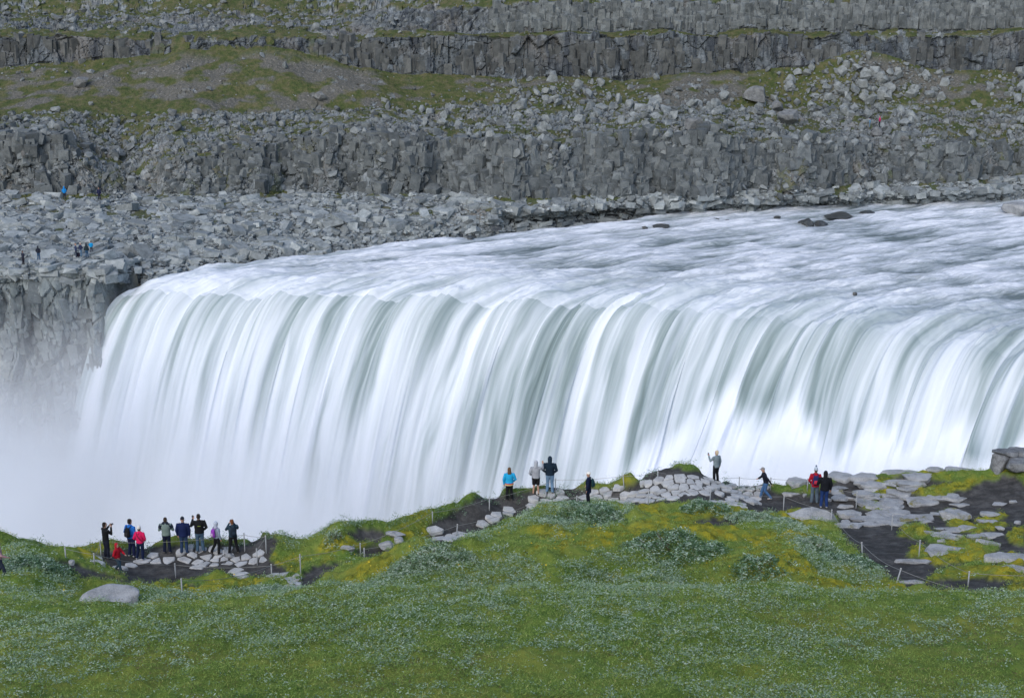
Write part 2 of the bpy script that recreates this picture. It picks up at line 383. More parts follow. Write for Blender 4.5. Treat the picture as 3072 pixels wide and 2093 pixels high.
# ------------------------------------------------ river, falls
lipw = np.array([at_z(119, 276, 0)[:2]]+[at_z(a, b, 0)[:2] for a, b in LIPX if a > 120 and a < 1100] + [(58, 119), (68, 108), (80, 92)])
seglen = np.r_[0, np.cumsum(np.hypot(*np.diff(lipw, axis=0).T))]
NS = 1150
ss = np.linspace(0, seglen[-1], NS)
lx = np.interp(ss, seglen, lipw[:, 0]); ly = np.interp(ss, seglen, lipw[:, 1])
for _ in range(60):
    lx[1:-1] = (lx[:-2]+2*lx[1:-1]+lx[2:])/4; ly[1:-1] = (ly[:-2]+2*ly[1:-1]+ly[2:])/4
n1 = fbm(ss*.13, ss*0, 3, 81); n2 = fbm(ss*.45, ss*0, 3, 82); n3 = fbm(ss*1.1, ss*0, 2, 83); e0 = sstep(0, 7, ss); n1 = n1*e0; n2 = n2*e0; n3 = n3*e0
loff = 1.0*n1+.35*n2+.12*n3              # ragged lip
vx = -3.7-.5*n1-.2*n2; vy = -2.9-1.1*n1-.55*n2-.06*n3
RL = 3.3+.8*n1; RA = 1.6+.5*np.clip(n1+n2, -1, 1.2); vsp = np.hypot(vx, vy); vz0 = RA/RL*vsp*.95; ux, uy = -vx/vsp, -vy/vsp
flow = np.array([.86, .51])
tR = np.concatenate([[150, 120], np.linspace(100, 25, 190), np.linspace(24.8, 0, 170)])   # upstream distance
tau = np.linspace(0, 2.9, 330)[1:]
rx = []; ry = []; rz = []; fl = []; vv = []; cre = []; foam = []
for tt in tR:
    b = math.exp(-tt/9.0)
    X = lx+flow[0]*tt+(ux*loff)*b; Y = ly+flow[1]*tt+(uy*loff)*b
    a = np.clip(ss/6, 0, 1)
    al = X*.86+Y*.51; ac = -X*.51+Y*.86
    rough = .42+.55*math.exp(-tt/14)
    w = fbm(al*.085, ac*.30, 3, 91); w2 = fbm(al*.20, ac*.75, 4, 92)
    crest = 1-np.abs(w2)*1.6
    z = (.95*w+.45*crest*np.clip(w+.5, 0, 1)+.30*w2+.16*fbm(al*.7, ac*1.9, 3, 93))*rough*.85-.05
    roll = -RA*np.exp(-tt/RL)
    rx.append(X); ry.append(Y); rz.append(z+roll); fl.append(np.full(NS, math.exp(-(tt/11.0)**1.7))); vv.append(np.full(NS, -tt)); cre.append(w+.5*w2); foam.append(np.exp(-tt/30)*.30*(1-sstep(30, 90, ss)*.9)+.0*ss)
z0 = rz[-1]; X0 = rx[-1]; Y0 = ry[-1]
for ta in tau:
    d = .5*9.8*ta*ta+vz0*ta
    g = sstep(0, 1.4, ta)
    wv_ = .8*fbm(ss*.22+.15*ta, ss*0+ta*.25, 2, 95)+.22*fbm(ss*.9, ss*0+ta*.3, 2, 96)
    X = X0+vx*ta+wv_*.25*g; Y = Y0+vy*ta-wv_*.75*g
    zz_ = z0-d
    # rock ledges under the right half throw the water forward in fans
    zl_ = np.interp(ss, [56, 63, 70, 78, 86, 96, 115, 135], [-30, -19, -10, -9, -12, -9, -10, -12])+1.6*np.sin(ss*.8)+1.5*n2
    led = sstep(58, 68, ss)*(.75+.5*fbm(ss*.2, ss*0, 2, 98))
    kick = led*sstep(0, 16, zl_-zz_)
    X = X-3.5*kick; Y = Y-9*kick
    fo = np.clip(led*sstep(-1.5, 3.5, zl_-zz_)*1.1, 0, 1)+.22*(1-sstep(12, 45, ss))*sstep(0, 10, -zz_)
    rx.append(X); ry.append(Y); rz.append(zz_+3.0*kick); fl.append(np.ones(NS)); vv.append(d*.9+ta*4); cre.append(wv_); foam.append(fo)
R = np.stack([np.array(rx), np.array(ry), np.array(rz)], -1)
uvs = np.stack([np.broadcast_to(ss, R.shape[:2]), np.array(vv)], -1)
nR = len(tR)-6; MW = m_water(); fl, cre, foam = np.array(fl), np.array(cre), np.array(foam)
for nm_, a_, b_, la_ in (('river', 0, nR+1, 'fast pale river with foam streaks above the falls'), ('waterfall', nR, len(R), 'wide river pouring over the lip as a white curtain')):
    link(nm_, mesh_np(nm_, R[a_:b_], grid_faces(b_-a_, NS), 4, True, dict(fall=fl[a_:b_], crest=cre[a_:b_], foam=foam[a_:b_]), uvs[a_:b_]), MW, kind='structure', label=la_)
# river further upstream to the right, under the same water level, and the pool in the gorge
def plane(name, x0, x1, y0, y1, z, mat, n=60, amp=.2, **p):
    x, y = np.meshgrid(np.linspace(x0, x1, n), np.linspace(y0, y1, n)); q = z+amp*fbm(x*.2, y*.2, 3, 5)
    return link(name, mesh_np(name, np.stack([x, y, q], -1), grid_faces(n, n), 4), mat, **p)
s = N('gorge_foam', .6); s.col(s.ramp(s.noise(s.geo(), .15, 5), [(.35, (.6, .66, .72)), (.6, (.88, .9, .93))]))
plane('gorge_river', -160, 110, 40, 165, -45.5, s.m, 80, .6, kind='structure')

# ------------------------------------------------ mist (air full of spray): two closed volumes
def box(name, c, h, mat, **p):
    bm = bmesh.new(); bmesh.ops.create_cube(bm, size=2); bmesh.ops.scale(bm, vec=h, verts=bm.verts)
    return link(name, bm_mesh(bm, name, False), mat, loc=c, **p)
def mist_density(s):
    g = s.geo(); sep = s.n('ShaderNodeSeparateXYZ'); s.l(g, sep.inputs[0])
    x, y, z = sep.outputs
    # height of the top of the mist sinks to the right
    top = s.mapr(x, -58, 62, 6, -15)
    h = s.math('DIVIDE', s.math('SUBTRACT', top, z), 36.0, True)
    h = s.math('POWER', h, 2.8)
    xf = s.mapr(x, -60, 55, 1.0, .45)
    yf = s.mapr(y, 88, 108, .1, 1.0)
    n = s.mapr(s.noise(g, .06, 4, .6), .36, .64, .3, 1.7)
    main = s.math('MULTIPLY', s.math('MULTIPLY', s.math('MULTIPLY', h, xf), s.math('MULTIPLY', n, yf)), .36)
    def blob(cx, cy, cz, rx_, ry_, rz_, amp):
        q = 0
        for v, c_, r_ in ((x, cx, rx_), (y, cy, ry_), (z, cz, rz_)):
            t_ = s.math('DIVIDE', s.math('SUBTRACT', v, c_), r_); q = s.math('ADD', q, s.math('MULTIPLY', t_, t_))
        return s.math('MULTIPLY', s.math('POWER', s.math('SUBTRACT', 1.0, q, True), 1.3), amp)
    nb = s.mapr(s.noise(s.map(g, (1, .4, 1), rot=(0, .6, 0)), .16, 4, .6), .40, .66, .12, 1.9)
    lf_ = s.math('ADD', blob(-45, 146, -16, 12, 10, 13, .030), blob(-46, 150, -8, 8, 9, 9, .014)); sp_ = s.math('ADD', blob(24, 128, -15, 9, 7, 6.5, .8), s.math('ADD', blob(37, 119, -13, 11, 7, 6, .75), s.math('ADD', blob(15, 133, -21, 9, 7, 7, .6), blob(50, 110, -12, 9, 7, 7, .6))))
    return s.math('ADD', s.math('ADD', main, lf_), s.math('MULTIPLY', sp_, nb))
MIST = box('mist', (-20, 122, -18), (78, 36.5, 27.3), m_volume('mist_volume', mist_density), kind='stuff', label='pale spray mist rising from the foot of the waterfall')
# ================================================================== NEAR SIDE: TERRAIN
RIM = [(-420, 500, 11), (-200, 510, 10), (-60, 520, 9), (0, 533, 8.5), (18, 541, 8), (48, 548, 7.4), (88, 548, 7.2), (110, 541, 7.6), (167, 541, 7.6), (247, 537, 7.6), (264, 534, 7.8), (282, 537, 8), (304, 549, 6.8), (317, 538, 8),
       (344, 527, 8.4), (366, 523, 8.5), (388, 526, 8.2), (401, 519, 8.2), (441, 508, 8), (472, 495, 8), (507, 488, 7.6), (551, 486, 7.4), (586, 482, 7.4), (617, 484, 7.4), (630, 468, 8.5), (644, 464, 9), (688, 467, 8.6),
       (727, 475, 7.8), (767, 484, 7.2), (793, 488, 7), (838, 480, 7.2), (904, 474, 7.6), (970, 473, 7.8), (1024, 470, 8.2), (1150, 466, 9), (1300, 462, 10), (1500, 455, 11), (1750, 450, 12)]
CT = []
for x in range(-300, 1400, 110):
    CT += [(x, 697, 20.5), (x, 640, 19.2+.25*math.sin(x*.013))]
for x in range(-300, 300, 90): CT.append((x, 607+4*math.sin(x*.05), 17.5))
for x in range(310, 900, 75): CT.append((x, 592+2*math.sin(x*.04), 17.6))
for x in (920, 980, 1050, 1150, 1250, 1380): CT.append((x, 598, 17.5))
CT += [(-60, 560, 9.5), (30, 556, 9.4), (40, 575, 10.7), (70, 590, 11), (20, 597, 12.2), (75, 566, 8.2), (107, 598, 10.8), (70, 557, 7.1), (150, 549, 7), (250, 549, 7), (150, 571, 7.2), (250, 572, 7.4), (210, 583, 8.3), (160, 590, 9.6), (180, 599, 11.3), (250, 595, 10.8),
       (310, 587, 9.8), (330, 566, 8.3), (300, 576, 8), (370, 553, 7.6), (360, 536, 8.2), (440, 541, 7.3), (470, 526, 7), (500, 506, 6.9), (560, 496, 6.9), (640, 491, 6.9), (700, 491, 6.9), (760, 501, 6.8), (665, 475, 8), (620, 501, 6.9), (720, 486, 6.9), (585, 492, 6.95), (600, 500, 6.9), (640, 500, 6.9), (650, 484, 7.0), (680, 484, 7.0), (700, 478, 7.1), (735, 492, 6.9), (540, 498, 6.95), (575, 503, 6.95), (740, 478, 7.1),
       (560, 512, 8.3), (520, 526, 8.8), (600, 513, 8.6), (480, 546, 9.6), (440, 553, 8.9), (400, 561, 9.3), (350, 586, 11.2), (420, 584, 12.3), (500, 562, 11), (500, 587, 12.9), (560, 550, 10.4), (560, 587, 13), (620, 530, 9.6), (660, 548, 11.9), (640, 587, 13.1),
       (720, 521, 8.6), (700, 536, 10), (720, 562, 11.4), (720, 589, 13.4), (780, 530, 9.2), (790, 560, 11.3), (790, 588, 13.2), (770, 572, 12.9), (830, 547, 10.2), (850, 572, 11.8), (880, 590, 13.2), (905, 598, 14.2),
       (850, 507, 7), (870, 541, 9), (900, 566, 10.8), (930, 590, 12.6), (1000, 596, 13.5), (950, 500, 7.3), (950, 530, 8.8), (1024, 500, 7.8), (1024, 540, 9.6), (1024, 573, 12), (980, 560, 10.8), (900, 500, 7), (1150, 540, 10), (1250, 510, 10), (1150, 590, 13.5)]
cw_ = [at_z(*c) for c in CT]+[at_z(*c) for c in RIM]
for x in np.linspace(-30, 30, 9): cw_.append((x, 43.2, 14.6+ .3*math.sin(x)))
for x in (-40, -20, 0, 20, 40): cw_ += [(x*.6, 2, 33.6), (x*.7, 12, 28.3)]
cw_ = np.array(cw_)
def tps(P, z, lam=.02):
    n = len(P); d2 = ((P[:, None]-P[None])**2).sum(-1); K = .5*d2*np.log(d2+1e-9)+lam*np.eye(n)*20
    A = np.zeros((n+3, n+3)); A[:n, :n] = K; A[:n, n] = 1; A[:n, n+1:] = P; A[n, :n] = 1; A[n+1:, :n] = P.T
    return np.linalg.solve(A, np.r_[z, 0, 0, 0])
TP = cw_[:, :2].copy(); TW = tps(TP, cw_[:, 2])
MOUND = [(658, 562, 3.3, 1.05), (480, 574, 3.8, 1.1), (770, 582, 2.4, .8), (590, 522, 2.6, .55), (822, 558, 2.4, .6), (338, 548, 1.3, .6), (560, 587, 2.2, .5), (40, 572, 3.0, .7), (415, 566, 2.4, .5), (712, 520, 1.8, .4)]
MW_ = []
def near_z(X, Y):
    X = np.asarray(X, float); sh = X.shape; x = X.ravel(); y = np.asarray(Y, float).ravel(); out = np.zeros(len(x))
    for a in range(0, len(x), 40000):
        q = np.stack([x[a:a+40000], y[a:a+40000]], -1); d2 = ((q[:, None]-TP[None])**2).sum(-1)
        out[a:a+40000] = (.5*d2*np.log(d2+1e-9))@TW[:-3]+TW[-3]+q@TW[-2:]
    for mx, my, mr, mh in MW_: out = out+mh*np.exp(-(((x-mx)/mr)**2+((y-my)/(mr*.8))**2)**1.3)
    out = out + .10*fbm(x*.5, y*.5, 3, 201)+.035*fbm(x*2.1, y*2.1, 3, 202)
    return out.reshape(sh)
rimw = np.array([at_z(*c) for c in RIM]); rima = rimw[:, 0]/rimw[:, 1]
def place_mounds():
    for px, py, mr, mh in MOUND:
        x, y, w = ray(px, py); D = np.arange(44, 80, .2); Z = near_z(D*x/y, D); k = np.nonzero(CH+D*w/y < Z)[0]; d = D[k[0]] if len(k) else 55; MW_.append((d*x/y, d+mr*.5, mr, mh))

place_mounds()
def rimD(a): return np.interp(a, rima, rimw[:, 1])
def near_hit(px, py, Dmin=44.0, Dmax=110):
    x, y, w = ray(px, py); D = np.arange(Dmin, Dmax, .12); Z = near_z(D*x/y, D); R_ = CH+D*w/y
    lim = rimD(x/y)+.6
    k = np.nonzero((R_ < Z) & (D < lim))[0]
    if len(k) == 0:
        d = min(lim-.8, Dmax); return d*x/y, d, float(near_z(np.array([d*x/y]), np.array([d]))[0])
    d = D[k[0]]; return d*x/y, d, float(Z[k[0]])

def inpoly(px, py, poly):
    r = np.zeros(np.shape(px), bool); n = len(poly)
    for i in range(n):
        x1, y1 = poly[i]; x2, y2 = poly[(i+1) % n]
        if y1 == y2: continue
        c = ((y1 > py) != (y2 > py)) & (px < (x2-x1)*(py-y1)/(y2-y1)+x1); r ^= c
    return r
SAND = [
 [(69, 554), (100, 553), (118, 549), (158, 546), (208, 545), (247, 543), (258, 537), (272, 536), (281, 542), (274, 552), (270, 560), (281, 568), (292, 575), (270, 580), (229, 579), (201, 581), (143, 585), (129, 583), (112, 570), (100, 564), (84, 558)],
 [(49, 560), (72, 562), (100, 573), (131, 583), (131, 590), (115, 586), (86, 581), (66, 573), (57, 566)],
 [(150, 588), (172, 584), (200, 587), (196, 592), (160, 592)], [(232, 590), (252, 586), (262, 590), (245, 597), (235, 596)],
 [(290, 594), (302, 577), (314, 567), (336, 564), (352, 561), (334, 573), (317, 585), (300, 596)],
 [(345, 534), (358, 529), (377, 529), (386, 533), (383, 541), (376, 543), (363, 543), (355, 538)],
 [(354, 551), (366, 547), (380, 546), (395, 548), (383, 556), (367, 561), (356, 559)],
 [(427, 531), (432, 523), (456, 511), (476, 498), (483, 496), (521, 492), (557, 486), (603, 489), (624, 487), (640, 477), (645, 466), (659, 465), (687, 470), (712, 474), (747, 477), (762, 484), (777, 493), (802, 494), (828, 497), (838, 515), (800, 512), (787, 512), (755, 514), (737, 505), (707, 505), (673, 503), (627, 506), (567, 506), (538, 512), (502, 522), (481, 534), (442, 547), (427, 541)],
 [(692, 521), (712, 517), (735, 517), (742, 521), (730, 527), (700, 527)],
 [(812, 495), (838, 478), (1070, 474), (1110, 540), (1080, 600), (940, 599), (915, 599), (899, 588), (873, 568), (847, 543), (836, 528), (838, 515), (815, 508)],
]
MOSS = [
 [(514, 560), (557, 545), (600, 534), (651, 526), (703, 528), (740, 533), (775, 537), (790, 552), (812, 572), (825, 581), (890, 583), (915, 600), (800, 600), (790, 580), (770, 556), (735, 545), (690, 540), (640, 541), (590, 552), (560, 560), (520, 566)],
 [(632, 506), (658, 504), (672, 516), (700, 512), (738, 512), (740, 518), (690, 520), (660, 522), (640, 517)],
 [(318, 548), (328, 538), (344, 534), (352, 541), (370, 545), (352, 552), (345, 558), (325, 560), (312, 556)],
 [(388, 533), (402, 524), (420, 520), (430, 535), (425, 548), (408, 545)],
 [(270, 556), (300, 556), (312, 560), (300, 568), (290, 572), (276, 566)],
 [(200, 583), (262, 581), (290, 577), (280, 584), (250, 588), (210, 588)], [(128, 588), (160, 584), (200, 590), (190, 597), (140, 592)],
 [(340, 590), (352, 575), (375, 566), (400, 557), (425, 553), (426, 558), (395, 569), (370, 580), (350, 598)],
 [(620, 483), (628, 469), (640, 466), (643, 472), (640, 480), (625, 487)],
 [(780, 512), (800, 508), (812, 516), (812, 532), (796, 528), (780, 520)],
 [(857, 500), (880, 478), (896, 478), (892, 487), (875, 506), (862, 510)], [(870, 462+20), (925, 487), (985, 478), (1000, 474), (965, 490), (925, 497), (905, 492)],
 [(896, 528), (915, 524), (935, 532), (925, 536), (905, 533)], [(925, 495), (945, 488), (968, 484), (958, 492), (935, 500)],
 [(938, 513), (950, 512), (975, 526), (1010, 522), (1000, 530), (975, 534), (955, 530)], [(975, 520), (990, 514), (1007, 514), (1000, 522), (985, 524)],
 [(906, 558), (912, 546), (925, 545), (928, 560), (990, 556), (985, 563), (940, 566)], [(945, 545), (955, 538), (975, 545), (990, 560), (1024, 556), (1024, 568), (960, 562)],
 [(925, 582), (950, 573), (1000, 572), (1024, 576), (1024, 583), (960, 579)], [(1005, 535), (1024, 525), (1024, 548), (1008, 542)], [(1000, 590), (1024, 583), (1024, 596), (1005, 598)],
]
GRASSR = [[(895, 536), (905, 529), (935, 533), (950, 541), (940, 545)], [(925, 582), (945, 568), (990, 566), (1024, 574), (1024, 578), (970, 574)], [(860, 508), (877, 505), (885, 513), (875, 512)], [(925, 479), (945, 472), (1000, 474), (1000, 480), (950, 482)], [(940, 545), (975, 535), (1000, 548), (985, 560), (950, 560)],
          [(1008, 472), (1030, 468), (1060, 490), (1030, 488)]]
# willow density where the photo has it thick (mid ground)
WIL = [[(0, 560), (20, 548), (40, 556), (60, 572), (85, 590), (70, 604), (0, 604)], [(380, 572), (420, 545), (460, 552), (510, 556), (540, 575), (545, 600), (420, 600), (352, 600), (345, 592), (375, 582)],
       [(545, 530), (565, 520), (600, 522), (640, 520), (600, 532), (555, 543)], [(560, 575), (600, 560), (640, 566), (690, 580), (700, 600), (560, 600)], [(733, 525), (745, 512), (790, 522), (820, 538), (808, 544), (760, 533)],
       [(785, 545), (800, 540), (838, 550), (860, 562), (892, 580), (870, 584), (830, 578), (800, 566)], [(440, 540), (470, 532), (520, 510), (560, 504), (630, 508), (640, 516), (590, 525), (520, 535), (470, 548)], [(120, 600), (170, 592), (210, 600), (260, 590), (300, 600), (300, 615), (120, 615)],
       [(317, 536), (360, 522), (400, 521), (398, 525), (360, 528), (330, 540)], [(247, 540), (265, 533), (284, 537), (303, 549), (290, 552), (276, 540), (262, 537)]]
def layer(px, py, polys, jit=2.2):
    a = px+jit*2.4*fbm(px*.10, py*.22, 5, 301, .65); b = py+jit*1.5*fbm(px*.10+40, py*.22, 5, 302, .65); r = np.zeros(px.shape, bool)
    for p in polys: r |= inpoly(a, b, p)
    return r

amin, amax = -.60, .78
aa = np.linspace(amin, amax, 1500); rD = rimD(aa)
t1 = np.concatenate([np.linspace(0, .28, 40)[:-1], np.linspace(.28, 1, 560)])
# rows are spaced evenly in distance up to the rim, then over the edge
D = 3+(rD[None, :]-3)*t1[:, None]
Xn = aa[None, :]*D; Zn = near_z(Xn, D)
# edge: round over then drop
ex = np.array([.15, .4, .8, 1.3, 1.9, 2.5, 3.2, 4.0, 5, 6.5, 8]); dz = np.array([.02, .12, .5, 1.3, 2.6, 4.5, 8, 13, 22, 36, 56])
De_ = rD[None, :]+ex[:, None]; Xe = aa[None, :]*De_; Ze = Zn[-1][None, :]-dz[:, None]+.5*fbm(Xe*.6, dz[:, None]*.3+0*Xe, 3, 203)*np.minimum(dz[:, None], 1)
Xn = np.concatenate([Xn, Xe]); Yn = np.concatenate([D, De_]); Zn = np.concatenate([Zn, Ze])
PXn, PYn, _ = proj(Xn, Yn, Zn)
mid = Yn > 43
sand = (layer(PXn, PYn, SAND) & mid); moss = layer(PXn, PYn, MOSS) & mid; gr = layer(PXn, PYn, GRASSR, 1.5) & mid
sandf = (sand & ~moss & ~gr).astype(float); mossf = moss.astype(float)
def blur(A, k=1):
    for _ in range(k):
        B = A.copy(); B[1:-1, 1:-1] = (A[1:-1, 1:-1]*2+A[:-2, 1:-1]+A[2:, 1:-1]+A[1:-1, :-2]+A[1:-1, 2:])/6; A = B
    return A
sandf = blur(sandf, 2); mossf = blur(mossf, 2)
midm = sstep(.18, .45, fbm(Xn*.28, Yn*.28, 4, 303))*(mid)*.8
mossf = mossf*(.35+.65*sstep(-.35, .05, fbm(Xn*1.3, Yn*1.3, 4, 307))); mossf = np.maximum(mossf, midm*(1-sandf))
# vegetation stands a little proud of the bare ash: real thickness of turf, with lumps
turf = mossf*.10*np.clip(fbm(Xn*2.2, Yn*2.2, 4, 305), -.6, 1)+(1-sandf)*(.10+.16*np.clip(fbm(Xn*1.1, Yn*1.1, 4, 304)+.2, 0, 1)+.55*np.clip(fbm(Xn*.33, Yn*.42, 3, 306), -.25, 1)*(Yn > 43)*sstep(0, 2.5, rD[None, :]-Yn)*(1-np.clip(blur(sandf, 40)*5, 0, 1)))
Zn = Zn+turf
mN = N('ground_cover_soil', .95, .1); g = mN.geo()
grass = mN.ramp(mN.noise(g, 1.4, 6, .7), [(.28, (.07, .13, .028)), (.5, (.14, .22, .045)), (.7, (.23, .26, .065))])
mossc = mN.ramp(mN.noise(g, 1.5, 7, .75), [(.30, (.06, .09, .015)), (.42, (.14, .15, .02)), (.52, (.37, .34, .035)), (.62, (.28, .24, .025)), (.78, (.24, .15, .03))])
ash = mN.ramp(mN.noise(g, 1.4, 8, .75), [(.3, (.036, .035, .034)), (.48, (.066, .064, .063)), (.64, (.125, .122, .118))])
ash = mN.mix(mN.mapr(mN.noise(g, 22, 3, .7), .6, .7, 0, .55), ash, (.17, .17, .175))
grass = mN.mix(mN.mapr(mN.noise(g, .22, 5, .65), .46, .62, 0, .7), grass, (.25, .27, .055)); mossc = mN.mix(mN.mapr(mN.noise(g, .9, 5, .7), .5, .62, 0, .6), mossc, (.12, .15, .03)); c = mN.mix(mN.attr('moss'), grass, mossc); c = mN.mix(mN.attr('sand'), c, ash); mN.col(c)
mN.bump(mN.math('ADD', mN.noise(g, 9, 6, .7), mN.noise(g, 40, 3, .7)), .8, .05)
me = mesh_np('ground', np.stack([Xn, Yn, Zn], -1), grid_faces(*Xn.shape), 4, True, dict(sand=sandf, moss=mossf))
link('ground', me, mN.m, kind='structure', label='grassy near rim of the gorge with bare black ash paths and yellow moss')
def ground_z(x, y):
    """final ground height incl. turf"""
    x = float(x); y = float(y); a = x/y; c = (a-amin)/(amax-amin)*(len(aa)-1); c0 = int(min(max(c, 0), len(aa)-2)); col = Yn[:, int(round(c))]
    r = int(np.searchsorted(col, y)); r = min(max(r, 1), len(col)-1); f = (y-col[r-1])/(col[r]-col[r-1]+1e-9)
    ci = int(round(c)); return float(Zn[r-1, ci]*(1-f)+Zn[r, ci]*f)

# ------------------------------------------------ leaves
def leaves(name, P, size, mat, up=.5, seed=0, long=2.3, rnd=None, flat=.0, **props):
    """one small folded leaf (2 tris -> quad) per row of P"""
    r = np.random.default_rng(seed); n = len(P)
    th = r.uniform(0, 2*np.pi, n); el = r.uniform(-.2, 1.2, n)*up+flat
    d = np.stack([np.cos(th)*np.cos(el), np.sin(th)*np.cos(el), np.sin(el)], -1)
    t = r.uniform(-1, 1, (n, 3)); s_ = np.cross(d, t); s_ /= np.linalg.norm(s_, axis=1)[:, None]+1e-9
    L_ = (size*r.uniform(.6, 1.4, n))[:, None] if np.ndim(size) else size*r.uniform(.6, 1.4, n)[:, None]
    W_ = L_/long
    V = np.stack([P, P+d*L_*.5+s_*W_*.5, P+d*L_, P+d*L_*.5-s_*W_*.5], 1)
    if rnd is None: rnd = r.uniform(0, 1, n)
    me = mesh_np(name, V.reshape(-1, 3), np.arange(4*n).reshape(n, 4), 4, False, dict(rnd=np.repeat(rnd, 4)))
    return link(name, me, mat, **props)
def m_leaf(name, pts, trans=.25):
    s = N(name, .7, .25); c = s.ramp(s.attr('rnd'), pts); s.col(c)
    tr = s.n('ShaderNodeBsdfTranslucent'); s.l(c, tr.inputs[0]); mx = s.n('ShaderNodeMixShader'); mx.inputs[0].default_value = trans
    s.l(s.b.outputs[0], mx.inputs[1]); s.l(tr.outputs[0], mx.inputs[2]); s.l(mx.outputs[0], s.t.nodes['Material Output'].inputs[0]); return s.m
MWIL = m_leaf('willow_leaf', [(0, (.08, .15, .06)), (.35, (.22, .33, .20)), (.7, (.35, .46, .35)), (1, (.46, .55, .46))])
MWILD = m_leaf('willow_leaf_deep', [(0, (.05, .11, .04)), (.45, (.13, .23, .12)), (.8, (.27, .40, .27)), (1, (.48, .60, .50))])
MGR = m_leaf('grass_blade', [(0, (.09, .17, .035)), (.5, (.21, .32, .07)), (.85, (.34, .43, .12)), (1, (.52, .50, .22))])
MHEA = m_leaf('heath_leaf', [(0, (.07, .09, .03)), (.5, (.16, .17, .06)), (.8, (.15, .10, .07)), (1, (.32, .25, .13))])
rg = np.random.default_rng(5)
DPY = np.clip(np.abs(np.gradient(PYn, axis=0)), .02, .8)*np.gradient(Yn, axis=0).clip(0, 1)**0
def scatter(n, ymin, ymax, lo=-.40, hi=.40):
    """points spread evenly over the picture's share of the slope"""
    w = DPY*((Yn > ymin) & (Yn < ymax) & (aa[None, :] > lo) & (aa[None, :] < hi)); w[-11:] = 0
    cs = np.cumsum(w.ravel()); i = np.searchsorted(cs, rg.random(n)*cs[-1]); return np.unravel_index(np.minimum(i, w.size-1), w.shape)
def sprigs(n, ymin, ymax, k, hgt, mat, name, size, weight, seed, spread=.07, **props):
    r, c = scatter(n, ymin, ymax); X = Xn[r, c]+rg.normal(0, .03, len(r)); Y = Yn[r, c]+rg.normal(0, .04, len(r)); Z = Zn[r, c]
    w = weight(X, Y, r, c); m = rg.random(len(r)) < w; X, Y, Z, w = X[m], Y[m], Z[m], w[m]; n = len(X)
    if n == 0: return
    h = hgt*rg.uniform(.4, 1.3, n)
    P = np.repeat(np.stack([X, Y, Z], -1), k, 0); hh_ = np.repeat(h, k)*rg.uniform(.25, 1, n*k)
    P[:, 2] += hh_; P[:, 0] += rg.normal(0, spread, n*k); P[:, 1] += rg.normal(0, spread, n*k)
    base = np.repeat(rg.uniform(0, .75, n), k)+rg.uniform(0, .3, n*k)
    return leaves(name, P, size, mat, seed=seed, rnd=np.clip(base, 0, 1), **props)
def dens_w(X, Y):
    a = 1.2*fbm(X*.13, Y*.13, 3, 311)+.8*fbm(X*.75, Y*.75, 3, 312)+.35*fbm(X*3, Y*3, 2, 313); return .08+.92*sstep(-.30, .34, a)
wilmask = layer(PXn, PYn, WIL, 3).astype(float); wilmask = blur(wilmask, 2)
veg = 1-sandf
def w_wil(X, Y, r, c): return dens_w(X, Y)*(.35+.65*sstep(34, 41, Y))*veg[r, c]
def w_wilm(X, Y, r, c): return (wilmask[r, c]*(.4+.6*dens_w(X, Y))+.07*dens_w(X, Y)**2)*(veg[r, c] > .6)*(1-.75*mossf[r, c]*(1-wilmask[r, c]))
def w_gr(X, Y, r, c): return (.3+.7*(1-dens_w(X+30, Y)))*(veg[r, c] > .5)*(1-.5*mossf[r, c])
sprigs(60000, 24, 43.5, 8, .14, MWIL, 'willow_ground_cover', .060, w_wil, 21, kind='stuff', label='low grey-green willow covering the foreground slope')
sprigs(70000, 24, 43.5, 5, .09, MGR, 'grass', .075, w_gr, 22, long=7, up=1.1, kind='stuff', label='short green grass on the foreground slope')
sprigs(30000, 24, 43.5, 4, .06, MHEA, 'heath', .04, lambda X, Y, r, c: .7*sstep(-.2, .4, fbm(X*.3, Y*.3, 4, 320)), 23, kind='stuff', label='brown and olive heath between the willow')
sprigs(52000, 43.5, 95, 8, .22, MWIL, 'willow_ground_cover', .085, w_wilm, 24, spread=.10, kind='stuff', label='low grey-green willow on the mounds behind the rope path')
sprigs(130000, 43.5, 95, 4, .11, MGR, 'grass', .10, lambda X, Y, r, c: np.clip(w_gr(X, Y, r, c)*1.0, 0, 1), 25, long=7, up=1.1, kind='stuff', label='short green grass on the mounds and along the rim')
# taller fringe of stems along the rim
def fringe():
    nn = 2600; c = rg.integers(0, len(aa), nn); y = rD[c]-np.abs(rg.normal(0, .45, nn)); X = aa[c]*y; P_, n0 = [], 0
    px = PXn[550, c]; ok = (px < 800) | (px > 1010); ok &= fbm(X*.5, y*0, 3, 330) > -.25
    X, y = X[ok], y[ok]; Z = np.array([ground_z(a, b) for a, b in zip(X, y)]); k = 9; n = len(X)
    h = rg.uniform(.1, .55, n)*(.5+.7*sstep(-.1, .4, fbm(X*.8, y*0+3, 2, 331)))
    P = np.repeat(np.stack([X, y, Z], -1), k, 0); P[:, 2] += np.repeat(h, k)*rg.uniform(.1, 1, n*k); P[:, 0] += rg.normal(0, .06, n*k); P[:, 1] += rg.normal(0, .06, n*k)
    leaves('rim_plants', P, .07, MWILD, seed=31, kind='stuff', label='leafy stems of willow and herbs fringing the gorge rim')
fringe()
# small yellow flowers
r, c = scatter(700, 44, 90); ok = veg[r, c] > .7; r, c = r[ok], c[ok]
P = np.stack([Xn[r, c], Yn[r, c], Zn[r, c]+.16], -1)[:260]
leaves('yellow_flowers', P, .07, m_leaf('petal', [(0, (.75, .5, .02)), (1, (.8, .65, .1))]), seed=33, long=1.2, kind='stuff', label='scattered small yellow flowers in the turf')
